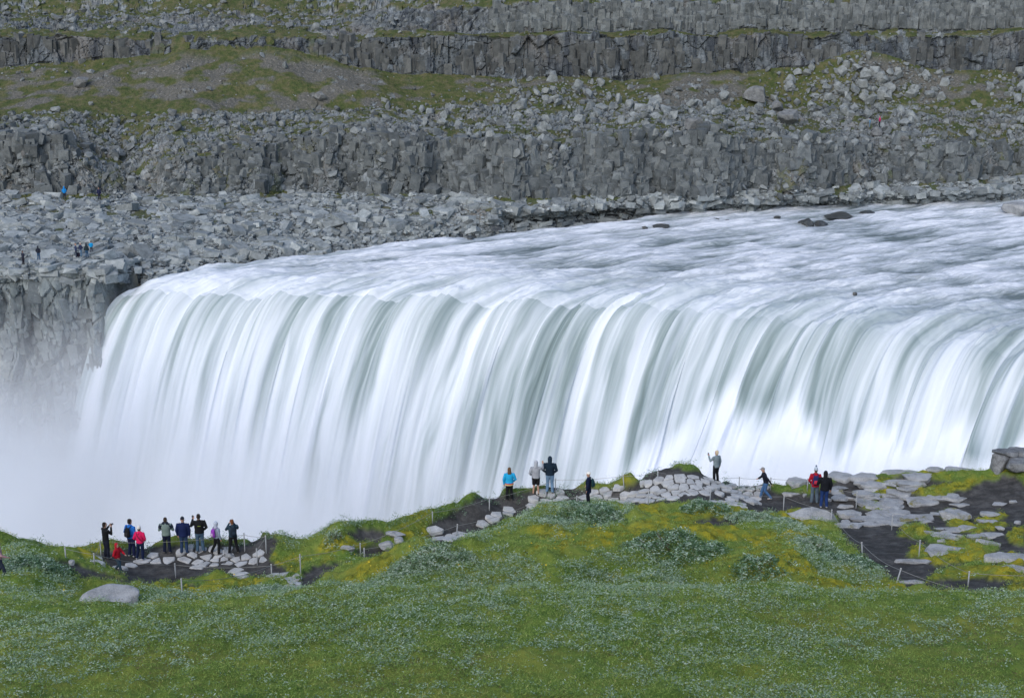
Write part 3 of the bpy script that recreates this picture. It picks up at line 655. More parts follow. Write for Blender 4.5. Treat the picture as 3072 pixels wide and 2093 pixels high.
# ------------------------------------------------ willow shrubs one can tell apart
def shrub(px, py, wpx, hpx, label, mat=None, dens=1.0):
    x, y, z = near_hit(px, py); s_ = y/math.cos(.4)/F; w = wpx*s_/2; h = max(.45, hpx*s_*.95)
    root = empty('willow_shrub', (x, y, z-.05), label=label, category='shrub', group='grey-green willow shrubs on the near rim')
    r = np.random.default_rng(int(px*7+py)); n = int(min(9000, max(900, 1500*w*w*dens)))
    a = r.uniform(0, 2*np.pi, n); q = np.sqrt(r.uniform(0, 1, n)); lx_, ly_ = q*np.cos(a)*w, q*np.sin(a)*w*.62
    gz = np.array([near_z(np.array([x+i]), np.array([y+j]))[0] for i, j in zip(lx_[:1], ly_[:1])])
    gz = near_z(x+lx_, y+ly_)-z+.1
    lump = .55+.45*fbm(lx_*1.3+px, ly_*1.3+py, 3, 9)
    top = h*np.sqrt(np.clip(1-q*q, 0, 1))*lump
    Pz = gz+top*r.uniform(.35, 1.05, n)**.6
    P = np.stack([lx_+r.normal(0, .05, n), ly_+r.normal(0, .05, n), Pz], -1)
    ks = np.clip(.5+.9*fbm(lx_*4, ly_*4, 2, 8)+r.normal(0, .2, n), 0, 1)
    leaves('foliage', P, .10, mat or MWILD, seed=int(px), rnd=ks, parent=root)
    # branching stems
    bm = bmesh.new()
    for i in range(14):
        a0 = r.uniform(0, 6.28); q0 = r.uniform(.1, .7); e = Vector((math.cos(a0)*w*q0, math.sin(a0)*w*.6*q0, 0)); e.z = float(near_z(np.array([x+e.x]), np.array([y+e.y]))[0]-z)+h*.6
        p0 = Vector((0, 0, -.1))
        dv = (e-p0); m = Matrix.Translation((p0+e)/2) @ dv.to_track_quat('Z', 'Y').to_matrix().to_4x4()
        bmesh.ops.create_cone(bm, segments=5, radius1=.022, radius2=.008, depth=dv.length, matrix=m)
    link('stem', bm_mesh(bm, 'stem'), m_flat('willow_bark', (.12, .09, .07), .9), root)
SH = [(580, 519, 112, 16, 'long dark green willow shrub below the paved upper platform', None), (632, 524, 66, 12, 'pale low willow shrub between the yellow moss and the dark shrub', MWIL), (568, 538, 44, 9, 'small pale willow shrub at the left end of the yellow moss hollow', MWIL),
      (672, 556, 112, 30, 'big rounded dark willow shrub in the middle of the mounds', None), (706, 509, 52, 12, 'willow shrub beside the stepping stones below the platform', None), (336, 546, 26, 26, 'round willow bush on the mossy knob left of the bare ash patch', MWIL),
      (768, 575, 74, 24, 'dark willow shrub on the foreground crest', None), (806, 552, 60, 20, 'dense grey willow shrub on the slope beside the sand path', MWIL), (845, 566, 74, 18, 'green willow shrub with flowers running down to the sand path', None),
      (764, 524, 78, 14, 'pale willow shrub in front of the large grey boulder', MWIL), (38, 573, 78, 26, 'large dark willow shrub on the left knoll', None), (218, 578, 26, 8, 'small willow tuft at the front of the left platform', MWIL), (172, 602, 46, 12, 'willow shrub right of the round boulder', MWIL),
      (262, 596, 60, 16, 'grey willow shrub in front of the stone steps', MWIL), (430, 566, 90, 18, 'willow shrub spreading over the left mound', MWIL), (900, 596, 44, 12, 'feathery willow at the bottom of the sand path', MWIL), (822, 528, 26, 8, 'bright green tuft beside the large grey boulder', MGR)]
for s_ in SH: shrub(*s_)
# ================================================================== ROCKS
def hull_rock(seed, n=15, sq=(1, 1, .8)):
    r = random.Random(seed); bm = bmesh.new()
    for _ in range(n):
        v = Vector((r.gauss(0, 1), r.gauss(0, 1), r.gauss(0, 1))).normalized()*r.uniform(.8, 1); bm.verts.new((v.x*sq[0], v.y*sq[1], v.z*sq[2]))
    res = bmesh.ops.convex_hull(bm, input=bm.verts); bmesh.ops.delete(bm, geom=[g for g in res['geom_interior'] if isinstance(g, bmesh.types.BMVert)], context='VERTS')
    bmesh.ops.triangulate(bm, faces=bm.faces); bm.verts.ensure_lookup_table()
    V = np.array([v.co[:] for v in bm.verts]); Fc = np.array([[v.index for v in f.verts] for f in bm.faces]); bm.free(); return V, Fc
def reindex(V, Fc): return V, Fc
VAR = [hull_rock(i, 13+i % 6, (1, .75+.03*i, .55+.04*(i % 8))) for i in range(12)]
def rotm(r):
    a = r.uniform(0, 6.283, 3); ca, sa = np.cos(a), np.sin(a)
    Rz = np.array([[ca[0], -sa[0], 0], [sa[0], ca[0], 0], [0, 0, 1]]); Rx = np.array([[1, 0, 0], [0, ca[1], -sa[1]], [0, sa[1], ca[1]]]); Rz2 = np.array([[ca[2], -sa[2], 0], [sa[2], ca[2], 0], [0, 0, 1]])
    return Rz@Rx@Rz2
rr = np.random.default_rng(77)
# density of loose rocks over the far side, by what the photo shows there (pixel-space areas, real places)
def cone(px, py, cx, cy, wx, wy): return np.exp(-(((px-cx)/wx)**2+((py-cy)/wy)**2))
wgt = np.zeros(seg.shape)
wgt += (s_i == 4)*(.55+.45*sstep(-.2, .4, big))
wgt += (s_i == 3)*(sstep(3.5, 3.9, seg)*.35+.5*(1-sstep(-.25, .1, fbm(U*.06, Vz*.12, 3, 98))))
wgt += (s_i == 5)*(.035+1.3*cone(FPX, FPY, 560, 100, 70, 22)+1.5*cone(FPX, FPY, 865, 85, 75, 28)+1.2*cone(FPX, FPY, 1030, 85, 35, 25)+.8*cone(FPX, FPY, 690, 105, 60, 12)+.5*cone(FPX, FPY, 420, 112, 60, 12)+.35*cone(FPX, FPY, 20, 66, 50, 12))
wgt += (s_i == 7)*.12+(s_i == 8)*.55*left+(s_i == 9)*.25+(s_i == 1)*.03+(s_i == 2)*.05
dpx = np.abs(np.gradient(FPY, axis=0)); wgt *= np.clip(dpx, 0, 2)
vis = (FPX > -90) & (FPX < 1115); wgt *= vis
pflat = (wgt/wgt.sum()).ravel()
NR = 19000
idx = rr.choice(len(pflat), NR, p=pflat, replace=True)
sc_ = np.clip(rr.pareto(2.6, NR)*.30+.16, .16, 1.5); order = np.argsort(-sc_)
cfac = (cone(FPX, FPY, 560, 100, 70, 24)+cone(FPX, FPY, 865, 92, 85, 28)+cone(FPX, FPY, 1030, 90, 40, 25)+cone(FPX, FPY, 690, 108, 70, 14)).ravel()[idx]
sc_ = np.minimum(sc_, 1.25)*(.75+.4*np.clip(cfac, 0, 1)); order = np.argsort(-sc_)
PX_, PY_, PZ_ = Xf.ravel()[idx], Yf.ravel()[idx], Zf.ravel()[idx]
MROCKF = m_rock('loose_basalt', (.11, .125, .13), (.29, .315, .32), (.40, .42, .41), .7)
INDIV = 200
vm = []
for i, (v, f) in enumerate(VAR):
    me = mesh_np('boulder', v, f, 3, False); me.materials.append(MROCKF); vm.append(me)
def where_label(px, py):
    if py < 34: return 'loose grey boulder on the grassy slope above the upper ledge', 'boulders above the upper ledge'
    if px > 960: return 'grey boulder of the rock pile at the right edge', 'boulders of the rock pile at the right edge'
    if 770 < px: return 'angular grey boulder in the large cone of fallen rock on the right', 'boulders in the right rockfall cone'
    if 470 < px < 650: return 'angular grey boulder in the rockfall under the tall dark cliff', 'boulders in the middle rockfall'
    if px >= 650: return 'grey boulder between the two rockfall cones', 'boulders between the rockfalls'
    if px > 300: return 'grey boulder on the mossy terrace left of the rockfalls', 'boulders on the left of the terrace'
    return 'grey boulder at the foot of the green scree slope on the left', 'boulders below the left scree'
for k, j in enumerate(order[:INDIV]):
    me = vm[int(rr.integers(0, 12))]; o = bpy.data.objects.new('boulder', me); COL.objects.link(o); s_ = sc_[j]
    a, b = proj(PX_[j], PY_[j], PZ_[j])[:2]; o.location = (PX_[j], PY_[j]-.2*s_, PZ_[j]+s_*.30); o.rotation_euler = tuple(rr.uniform(0, 6.28, 3)); o.scale = (s_, s_, s_*.9)
    la, gp = where_label(a, b); o['label'] = la; o['category'] = 'boulder'; o['group'] = gp
# smaller stones, slabs of the shelf and the jointed blocks of the cliffs, past counting: one object each kind of ground
def block_var(seed):
    r = random.Random(seed); bm = bmesh.new()
    for sx in (-1, 1):
        for sy in (-1, 1):
            for sz in (-1, 1):
                for q in range(2 if r.random() < .45 else 1): bm.verts.new((sx*r.uniform(.62, 1), sy*r.uniform(.62, 1), sz*r.uniform(.7, 1)))
    res = bmesh.ops.convex_hull(bm, input=bm.verts); bmesh.ops.delete(bm, geom=[g for g in res['geom_interior'] if isinstance(g, bmesh.types.BMVert)], context='VERTS')
    bmesh.ops.triangulate(bm, faces=bm.faces); bm.verts.ensure_lookup_table(); V = np.array([v.co[:] for v in bm.verts]); Fc = np.array([[v.index for v in f.verts] for f in bm.faces]); bm.free(); return V, Fc
BVAR = [block_var(i) for i in range(14)]
def smallrot(r, a, az): 
    x, y, z = r.normal(0, a), r.normal(0, a), r.normal(0, az)
    cx, sx, cy, sy, cz, sz = math.cos(x), math.sin(x), math.cos(y), math.sin(y), math.cos(z), math.sin(z)
    return np.array([[cz, -sz, 0], [sz, cz, 0], [0, 0, 1]])@np.array([[1, 0, 0], [0, cx, -sx], [0, sx, cx]])@np.array([[cy, 0, sy], [0, 1, 0], [-sy, 0, cy]])
def pile(name, pts, var, scl, rot, mat, label, lift=.25):
    Vs, Fs, Rs, off = [], [], [], 0
    for j in range(len(pts)):
        v, f = var[int(rr.integers(0, len(var)))]; q = (v*scl[j])@rot().T+pts[j]+np.array([0, 0, lift*scl[j][2]]); Vs.append(q); Fs.append(f+off); off += len(v); Rs.append(np.full(len(v), rr.random()))
    me = mesh_np(name, np.concatenate(Vs), np.concatenate(Fs), 3, False, dict(rnd=np.concatenate(Rs))); return link(name, me, mat, kind='stuff', label=label)
rest = order[INDIV:]
pile('scree', np.stack([PX_[rest], PY_[rest], PZ_[rest]], -1), VAR, [(sc_[j],)*3 for j in rest], lambda: rotm(rr), MROCKF, 'thousands of smaller broken stones lying over the far slope')
def pick(w, n):
    w = w*np.clip(dpx, 0, 2)*vis; p = (w/w.sum()).ravel(); i = rr.choice(len(p), n, p=p); return i, np.stack([Xf.ravel()[i], Yf.ravel()[i], Zf.ravel()[i]], -1)
MSHELF = m_rock('shelf_basalt', (.19, .22, .23), (.45, .49, .50), (.55, .58, .58), .8)
mossy0 = np.clip(mossy*(s_i == 2), 0, 1)
i_, P_ = pick(((s_i == 1)+(s_i == 2)*(1-.9*mossy0)+(s_i == 0)*1.0)*(1-.8*wetA*(PXg > 520)*(seg > 1)), 21000)
sz_ = np.clip(rr.pareto(2.6, len(i_))*.24+.17, .17, 1.25)
pile('shelf_slabs', P_, BVAR+VAR[:4], [(a*rr.uniform(.8, 1.5), a*rr.uniform(.6, 1.0), a*rr.uniform(.25, .5)) for a in sz_], lambda: smallrot(rr, .22, 1.6), MSHELF, 'broken basalt slabs covering the low shelf along the far shore', .1)
MCLIFF = m_rock('jointed_basalt', (.075, .09, .097), (.22, .243, .25), (.32, .335, .33), .6)
i_, P_ = pick((s_i == 3)*(.25+.75*cl)*(.15+.85*sstep(-.25, .1, fbm(U*.06, Vz*.12, 3, 98)))+(s_i == 4)*.08*(1-sstep(4, 4.35, seg)), 4600)
sz_ = rr.uniform(.26, .9, len(i_))*(1+.3*(rr.random(len(i_)) < .1))
pile('cliff_blocks', P_+np.array([0, .25, 0]), BVAR+VAR[:9], [(a*rr.uniform(.75, 1.15), a*.9, a*rr.uniform(.8, 1.5)) for a in sz_], lambda: smallrot(rr, .15, .5), MCLIFF, 'blocky jointed basalt of the low cliff above the shelf', .0)
i_, P_ = pick((s_i == 8)*cl*(1-left*.6)*(seg > 8.12), 1900)
sz_ = rr.uniform(.35, .9, len(i_))
pile('cliff_blocks', P_+np.array([0, .2, 0]), BVAR, [(a*.9, a*.8, a*rr.uniform(.7, 1.7)) for a in sz_], lambda: smallrot(rr, .06, .35), MCLIFF, 'stacked blocks of the topmost cliff band', .0)
i_, P_ = pick((s_i == 6)*cl*(seg < 6.8)*(fbm(U*.15, Vz*.2, 2, 99) > -.1), 520)
sz_ = rr.uniform(.45, .95, len(i_))
MSTAIN = m_rock('stained_basalt', (.055, .065, .07), (.15, .16, .16), (.21, .20, .18), .6)
pile('cliff_columns', P_+np.array([0, .38, 0]), BVAR, [(a*.8, a*.8, a*rr.uniform(.8, 2.4)) for a in sz_], lambda: smallrot(rr, .06, .4), MSTAIN, 'dark upright columns of the tall middle cliff', .0)
Gm = G[14:, gpx < 97]; gy = np.clip((zz[:, gpx < 150]+44)/40, 0, 1); gi = rr.choice(Gm.shape[0]*Gm.shape[1], 4200); P_ = Gm.reshape(-1, 3)[gi]+np.array([0, .45, 0])
sz_ = rr.uniform(.28, .85, len(gi))
pile('cliff_blocks', P_, BVAR+VAR[:6], [(a*rr.uniform(.6, 1.2), a*.8, a*rr.uniform(.8, 2.4)) for a in sz_], lambda: smallrot(rr, .2, .5), m_rock('gorge_basalt', (.08, .10, .105), (.24, .27, .28), (.33, .35, .35), .5), 'fractured upright blocks of the gorge wall left of the falls', .0)
# a few boulders that stand out
def cutrock(seed, sx, sy, sz, sub=4, cuts=16, rough=.03, flat=0.0, pw=3.2):
    r = random.Random(seed); bm = bmesh.new(); bmesh.ops.create_icosphere(bm, subdivisions=sub, radius=1)
    V = np.array([v.co[:] for v in bm.verts]); V = V/((np.abs(V)**pw).sum(1)**(1/pw))[:, None]
    for i in range(cuts):
        n = Vector((r.gauss(0, 1), r.gauss(0, 1), r.gauss(0, .8))).normalized(); n = np.array(n); d = r.uniform(.58, .86)
        k = V@n-d; V -= np.outer(np.clip(k, 0, None)*.96, n)
    if flat: k = V[:, 2]-flat; V[:, 2] -= np.clip(k, 0, None)*.85
    V = V*np.array([sx, sy, sz])
    m = max(sx, sy)
    q = fbm(V[:, 0]*1.6/m+seed, V[:, 1]*1.6/m+V[:, 2], 4, seed)
    nn = V/(np.linalg.norm(V, axis=1)[:, None]+1e-9)
    V = V+nn*(q*rough*m*2)[:, None]+nn*(fbm(V[:, 0]*6+3, V[:, 1]*6+V[:, 2]*6, 3, seed+5)*rough*.5)[:, None]
    for v, c in zip(bm.verts, V): v.co = c
    return bm
MROCKN = m_rock('grey_basalt', (.22, .23, .235), (.43, .44, .455), (.56, .56, .55), 1.0, .0)
MROCKM = m_rock('mossy_basalt', (.22, .23, .235), (.43, .44, .455), (.54, .54, .53), 1.0, .8)
MFLAG = m_rock('flagstone', (.34, .345, .35), (.58, .585, .585), (.68, .68, .67), 1.3)
def near_rock(px, py, w, h, label, seed, mat=None, sink=.45, depth=.8, flat=.0, rz=0, gp=None, cat='boulder', name='boulder', cuts=16, pw=3.2):
    """w,h in picture pixels; base of the rock at (px, py+h/2)"""
    x, y, z = near_hit(px, py+h*.42); s_ = math.hypot(y, CH-z)/F; W = w*s_/2; Hh = h*s_*.62; Dp = W*depth
    # seen from above at ~23 deg a rock of depth d already shows d*0.4 of height
    Hh = max(.12, (h*s_-Dp*.78)*.75) if h*s_ > Dp*.9 else .13+.12*W
    hm = h*s_*1.25; W *= 1.22; Dp = max(.18, min(W*1.0, hm*.85)); Hh = max(.16, hm*.42)
    bm = cutrock(seed, W, Dp, Hh, 4 if w > 18 else 3, cuts, .035, flat, pw)
    me = bm_mesh(bm, 'boulder', pw < 3); yy_ = y+Dp*.55
    o = link(name, me, mat or MROCKN, loc=(x, yy_, ground_z(x, yy_)+Hh*.30), label=label, category=cat)
    o.rotation_euler[2] = rz
    if gp: o['group'] = gp
    return o
c4 = lambda x, y: ((2350+x/3.166)/3, (1300+y/3.166)/3); k4 = 1/3.166/3
RIGHT = [(135, 485, 185, 95, 'dark-sided grey boulder overhanging the rim left of the red jacket'), (70, 578, 180, 26, 'long flat pale slab on the rim grass'), (205, 585, 48, 36, 'small stone at the foot of the post near the red jacket'),
 (555, 400, 270, 120, 'large grey rim boulder just right of the couple'), (815, 355, 220, 90, 'domed grey rim boulder, second right of the couple'), (790, 425, 260, 90, 'sloping grey slab below the domed rim boulder'),
 (1050, 372, 240, 70, 'cracked grey rock in the middle of the rim row'), (1170, 340, 230, 60, 'tilted flat boulder on top of the rim row'), (1290, 425, 290, 110, 'broad pale slab below the rim row'), (1445, 368, 160, 66, 'dark-edged boulder on the rim beside the waterfall spray'), (1660, 340, 300, 76, 'long rounded boulder at the right of the rim row'),
 (490, 540, 170, 80, 'pale rock beside yellow moss next to the black coat'), (550, 620, 170, 70, 'rounded slab below the yellow moss'), (860, 515, 300, 50, 'thin pale ledge in the dark ash'), (1070, 462, 250, 36, 'narrow slanting slab crossing the dark ash'),
 (1320, 640, 330, 100, 'long cracked outcrop in the middle of the ash'), (1610, 590, 105, 62, 'lone rounded stone with moss at its foot'), (1685, 685, 170, 34, 'flat splinter of rock flush with the ash'), (2060, 665, 145, 52, 'pale oval stone on the right ash slope'), (2185, 652, 76, 26, 'small pale stone right of the oval one'),
 (780, 620, 230, 56, 'pale slab behind the first inner post'), (1040, 665, 230, 130, 'broad pale outcrop slab right of the inner post'), (860, 700, 140, 70, 'pale slab leaning against the broad outcrop'), (640, 765, 280, 90, 'broken slab at the mouth of the sand path'),
 (680, 862, 180, 76, 'low pale slab on the edge of the sand path'), (900, 800, 220, 100, 'cracked pale rock beside the rope post'), (850, 862, 150, 50, 'thin slab under the cracked pale rock'), (1290, 780, 320, 100, 'long smooth grey outcrop above the rope'), (1130, 800, 170, 90, 'split rock with moss in its cracks behind the rope post'),
 (1630, 785, 300, 110, 'big slanting slab with yellow moss along its foot'), (1960, 838, 220, 50, 'tapering tail of rock right of the mossy slab'), (1540, 903, 165, 48, 'jagged pale rock in the moss'), (1760, 912, 180, 56, 'pale stone below the mossy slab'), (1590, 962, 190, 46, 'low pale rock above the square boulder'), (1880, 1015, 230, 50, 'slanting strip of rock on the mossy hummock'),
 (1525, 1100, 400, 175, 'big square-topped grey boulder below the mossy hummock'), (2120, 1190, 410, 120, 'large pale boulder at the right edge'), (2200, 1300, 260, 56, 'flat pale rock in front of the right-hand boulder'), (1250, 1225, 320, 40, 'thin pale ledge lying on the sand path'), (2066, 905, 78, 44, 'two-layered small stone in the right ash'),
 (1240, 1420, 240, 20, 'pale step stone across the sand path'), (2230, 845, 66, 44, 'small pale rock at the right edge of the ash'), (600, 690, 170, 40, 'pale flat stone behind the black coat'), (430, 640, 60, 26, 'small flat stone beside the black coat')]
for i, (x, y, w_, h_, la) in enumerate(RIGHT):
    a, b = c4(x, y); near_rock(a, b, w_*k4, h_*k4, la, 500+i, MROCKM if i in (11, 15, 23, 27, 28, 29, 31, 33, 35) else MROCKN, sink=.35, flat=.35, rz=0, cuts=14)
a, b = c4(280, 795); near_rock(a, b, 480*k4, 175*k4, 'largest pale boulder, lying in front of the couple at the start of the sand path', 900, MROCKN, sink=.35, cuts=12)
near_rock(109, 597, 58, 27, 'smooth rounded grey boulder with a patch of moss in the left foreground', 903, MROCKN, sink=.3, depth=.7, cuts=5, pw=2.1)
near_rock(395, 634, 9, 7, 'small grey stone alone in the foreground willow', 904) if False else None
# block outcrop at the right edge of the rim
MDARK = m_rock('dark_basalt', (.05, .055, .06), (.24, .25, .265), scale=1.6)
for i, (pxc, pyb, W, Dp, Hh, up, la) in enumerate([(1001, 473, .5, .6, .72, 0, 'dark cracked block standing tall at the right end of the rim'), (1019, 475, .85, .75, .52, 0, 'big flat-topped block in front of the tall one at the right edge'), (1023, 468, .8, .8, .9, 0, 'block topmost and rearmost at the right edge'), (1005, 471, .7, .6, .13, 1.25, 'flat capstone lying on the tall cracked block')]):
    xx_, yy_, zz_ = near_hit(pxc, pyb); bm = cutrock(930+i, W, Dp, Hh, 4, 7, .035, .6, 5.0)
    link('boulder', bm_mesh(bm, 'boulder'), MDARK, loc=(xx_, yy_+.3, ground_z(xx_, yy_+.3)-.25+(Hh if i != 3 else up)), label=la, category='boulder').rotation_euler[2] = .2-.15*i
# further broken slabs filling the outcrop between the named ones
ro = np.random.default_rng(91)
for k in range(62):
    z = [(838, 925, 482, 500), (840, 900, 498, 524), (868, 960, 498, 522), (930, 1010, 515, 545)][k % 4]
    a, b = ro.uniform(z[0], z[1]), ro.uniform(z[2], z[3]); w_ = ro.uniform(7, 24)
    near_rock(a, b, w_, w_*ro.uniform(.28, .42), 'pale slab of the broken outcrop between rim boulders and sand path', 1000+k, MROCKM if k % 3 == 0 else MROCKN, flat=.35, cuts=12, gp='slabs of the broken outcrop on the right', name='broken_rock', cat='rock').rotation_euler[2] = ro.uniform(-.5, .3)
c5 = lambda x, y: ((850+x/3.575)/3, (1450+y/3.575)/3); k5 = 1/3.575/3
for i, (x, y, w_, h_, la) in enumerate([(1190, 590, 195, 62, 'long grey rock topmost of the small stack by the path'), (1115, 690, 165, 110, 'squared grey rock at the bottom left of the small stack'), (1235, 662, 100, 60, 'grey rock squeezed at the right of the small stack'), (700, 772, 150, 56, 'small lichened rock below the round willow bush')]):
    a, b = c5(x, y); near_rock(a, b, w_*k5, h_*k5, la, 700+i, cuts=14, sink=.2)
for i, (x, y, w_, h_, la) in enumerate([(16+0, 0, 0, 0, '')][:0]): pass
c1 = lambda x, y: ((200+x/3.32)/3, (1500+y/3.32)/3)
near_rock(*c1(42, 628), 6, 4, 'small stone on the ash strip at the left', 731); near_rock(*c1(1610, 555), 10, 6, 'upright grey stone between the tripod user and the paving', 732); near_rock(*c1(1425, 925), 9, 4, 'pale stone half buried behind the front posts', 733)
# ------------------------------------------------ flagstones: each stone an object
def flag(pts, th, label, gp, seed, up=.05):
    """pts world xy outline"""
    r = random.Random(seed); cx = sum(p[0] for p in pts)/len(pts); cy = sum(p[1] for p in pts)/len(pts); gz_ = [ground_z(*p) for p in list(pts)+[(cx, cy)]]; cz = sum(gz_)/len(gz_)+.35*(max(gz_)-sum(gz_)/len(gz_))-.02; sx_ = (ground_z(cx+.4, cy)-ground_z(cx-.4, cy))/.8; sy_ = (ground_z(cx, cy+.4)-ground_z(cx, cy-.4))/.8
    bm = bmesh.new(); n = len(pts); tl = (min(.12, max(-.12, sx_*.8))+r.uniform(-.05, .05), min(.15, max(-.12, sy_*.8))+r.uniform(-.05, .05))
    rings = []
    for q, (sc2, z) in enumerate([(1.02, -th-.1), (1.0, up*.4), (.95, up*.9), (.8, up+.012)]):
        rings.append([bm.verts.new(((p[0]-cx)*sc2, (p[1]-cy)*sc2, z+(p[0]-cx)*tl[0]+(p[1]-cy)*tl[1]+r.uniform(-.008, .008))) for p in pts])
    for a, b in zip(rings, rings[1:]):
        for i in range(n): bm.faces.new((a[i], a[(i+1) % n], b[(i+1) % n], b[i]))
    c = bm.verts.new((0, 0, up+.018))
    for i in range(n): bm.faces.new((rings[-1][i], rings[-1][(i+1) % n], c))
    bm.faces.new(list(reversed(rings[0]))); bmesh.ops.recalc_face_normals(bm, faces=bm.faces)
    link('flagstone', bm_mesh(bm, 'flagstone', False), MFLAG, loc=(cx, cy, cz), label=label, category='flagstone', group=gp)
def clip(poly, a, b, c):   # keep a*x+b*y<=c
    out = []
    for i in range(len(poly)):
        p, q = poly[i], poly[(i+1) % len(poly)]; dp = a*p[0]+b*p[1]-c; dq = a*q[0]+b*q[1]-c
        if dp <= 0: out.append(p)
        if dp*dq < 0: t = dp/(dp-dq); out.append((p[0]+t*(q[0]-p[0]), p[1]+t*(q[1]-p[1])))
    return out
def pave(poly_px, size, gap, label, gp, seed, keep=1.0):
    W_ = [near_hit(*p)[:2] for p in poly_px]; xs = [p[0] for p in W_]; ys = [p[1] for p in W_]; r = random.Random(seed)
    pts = []
    y = min(ys); k = 0
    while y < max(ys)+size:
        x = min(xs)+(k % 2)*size*.5
        while x < max(xs)+size: pts.append((x+r.uniform(-.34, .34)*size, y+r.uniform(-.34, .34)*size*.8)); x += size
        y += size*.82; k += 1
    ins = lambda p: bool(inpoly(np.array([p[0]]), np.array([p[1]]), W_)[0])
    m = 0
    for i, p in enumerate(pts):
        if not ins(p) or r.random() > keep: continue
        c = [(p[0]-size*.85, p[1]-size*.85), (p[0]+size*.85, p[1]-size*.85), (p[0]+size*.85, p[1]+size*.85), (p[0]-size*.85, p[1]+size*.85)]
        for j, q in enumerate(pts):
            if j == i: continue
            dx, dy = q[0]-p[0], q[1]-p[1]; d = math.hypot(dx, dy)
            if d > size*2.6: continue
            g = gap*r.uniform(.6, 1.6); c = clip(c, dx/d, dy/d, (p[0]*dx+p[1]*dy)/d+d/2-g)
            if len(c) < 3: break
        if len(c) < 3: continue
        # corners cut and edges made uneven
        o = []
        for u in range(len(c)):
            p0, p1 = c[u], c[(u+1) % len(c)]; L_ = math.hypot(p1[0]-p0[0], p1[1]-p0[1])
            if L_ < .05: continue
            for t in ((.05, .5, .95) if L_ > .25 else (.2, .8)): o.append((p0[0]+(p1[0]-p0[0])*t+r.uniform(-.02, .02), p0[1]+(p1[1]-p0[1])*t+r.uniform(-.02, .02)))
        if len(o) > 3: flag(o, .05, label, gp, seed*1000+i, up=r.uniform(.012, .05)); m += 1
    return m
nf = 0
nf += pave([(524, 494), (545, 491), (557, 491), (600, 488), (625, 487), (645, 481), (660, 476), (680, 474), (706, 478), (722, 482), (745, 484), (762, 488), (764, 497), (752, 504), (735, 500), (715, 496), (700, 493), (676, 500), (650, 503), (633, 502), (600, 502), (567, 503), (545, 505), (534, 508), (527, 500)], .62, .026, 'pale irregular flagstone set in ash on the upper viewing platform', 'flagstones paving the upper platform', 3, .97)
nf += pave([(153, 552), (165, 548), (195, 547), (215, 545), (233, 545), (226, 551), (195, 551), (205, 556), (203, 563), (175, 565), (140, 566), (134, 563), (150, 556)], .66, .05, 'grey flat stone laid in ash under the row of onlookers', 'flat stones on the lower platform', 4, .85)
nf += pave([(203, 557), (215, 552), (232, 553), (260, 548), (270, 551), (268, 560), (250, 566), (236, 563), (215, 567), (205, 565)], .56, .04, 'grey flat stone at the right end of the lower platform', 'flat stones at the right of the lower platform', 5, .9)
nf += pave([(257, 578), (276, 572), (289, 574), (299, 577), (293, 590), (286, 593), (276, 584), (262, 582)], .58, .035, 'pale stone of the broken steps beside the lower platform', 'stones of the lower steps', 6, .95)
nf += pave([(457, 527), (472, 520), (489, 515), (515, 505), (521, 506), (519, 514), (500, 517), (480, 527), (462, 531)], .72, .035, 'pale stone of the flight of steps up to the upper platform', 'stones of the upper steps', 7, .95)
nf += pave([(425, 534), (440, 528), (465, 530), (462, 541), (440, 545), (428, 541)], .8, .035, 'grey stone at the foot of the upper steps', 'stones at the foot of the upper steps', 8, .95)
nf += pave([(716, 499), (732, 499), (738, 507), (722, 508)], .6, .06, 'stepping stone below the upper platform', 'stepping stones', 9, .95)
nf += pave([(733, 500), (752, 497), (760, 505), (745, 510), (735, 509)], .7, .05, 'grey block at the right corner of the upper paving', 'blocks at the paving corner', 10, .95)
for x, y in [(236, 571), (240, 575), (240, 578), (198, 567), (131, 565), (119, 567), (96, 561), (98, 566)]:
    X_, Y_, _ = near_hit(x, y); r = random.Random(x); n = 7; flag([(X_+math.cos(a)*r.uniform(.28, .45), Y_+math.sin(a)*r.uniform(.2, .35)) for a in [6.283*i/n for i in range(n)]], .05, 'loose flat stone alone on the black ash of the lower platform', 'loose stones on the lower platform', x)
print('FLAGS', nf)
# ------------------------------------------------ rocks in the river
MWET = N('wet_basalt', .35, .5); MWET.col(MWET.ramp(MWET.noise(MWET.geo(), 2, 5), [(.3, (.02, .022, .025)), (.7, (.09, .095, .09))])); MWET = MWET.m
RV = [(662, 224, 22, 6, 'dark wet rock breaking the river near the middle'), (645, 227, 8, 3, 'small dark rock left of the middle river rock'), (808, 219, 26, 9, 'largest dark rock cluster in the river near the far shore'), (822, 221, 20, 6, 'dark low rock right of the largest river rock'), (838, 214, 34, 4, 'long flat dark rock behind the river cluster'), (868, 212, 18, 3, 'thin dark rock trailing right of the cluster'), (716, 218, 14, 4, 'dark rock awash close to the far bank'), (728, 220, 8, 3, 'tiny dark rock beside the awash one'), (778, 217, 10, 3, 'small dark rock left of the river cluster'), (856, 293, 6, 4, 'black rock tip poking out just above the lip'), (470, 236, 10, 4, 'dark rock at the water edge of the left shore'), (588, 220, 16, 4, 'dark rock off the stony shore'), (930, 213, 6, 2, 'tiny dark rock far right in the river'), (497, 226, 20, 5, 'low dark rock where the stony shore bends')]
for i, (x, y, w_, h_, la) in enumerate(RV):
    X_, Y_, Z_ = at_z(x, y+h_/2, 0); s_ = Y_/F; bm = cutrock(800+i, w_*s_*.42, w_*s_*.6, max(.22, h_*s_*.42), 3, 14, .06); link('river_rock', bm_mesh(bm, 'river_rock', False), MWET, loc=(X_, Y_+.5, .05), label=la, category='rock', group='dark rocks in the river')
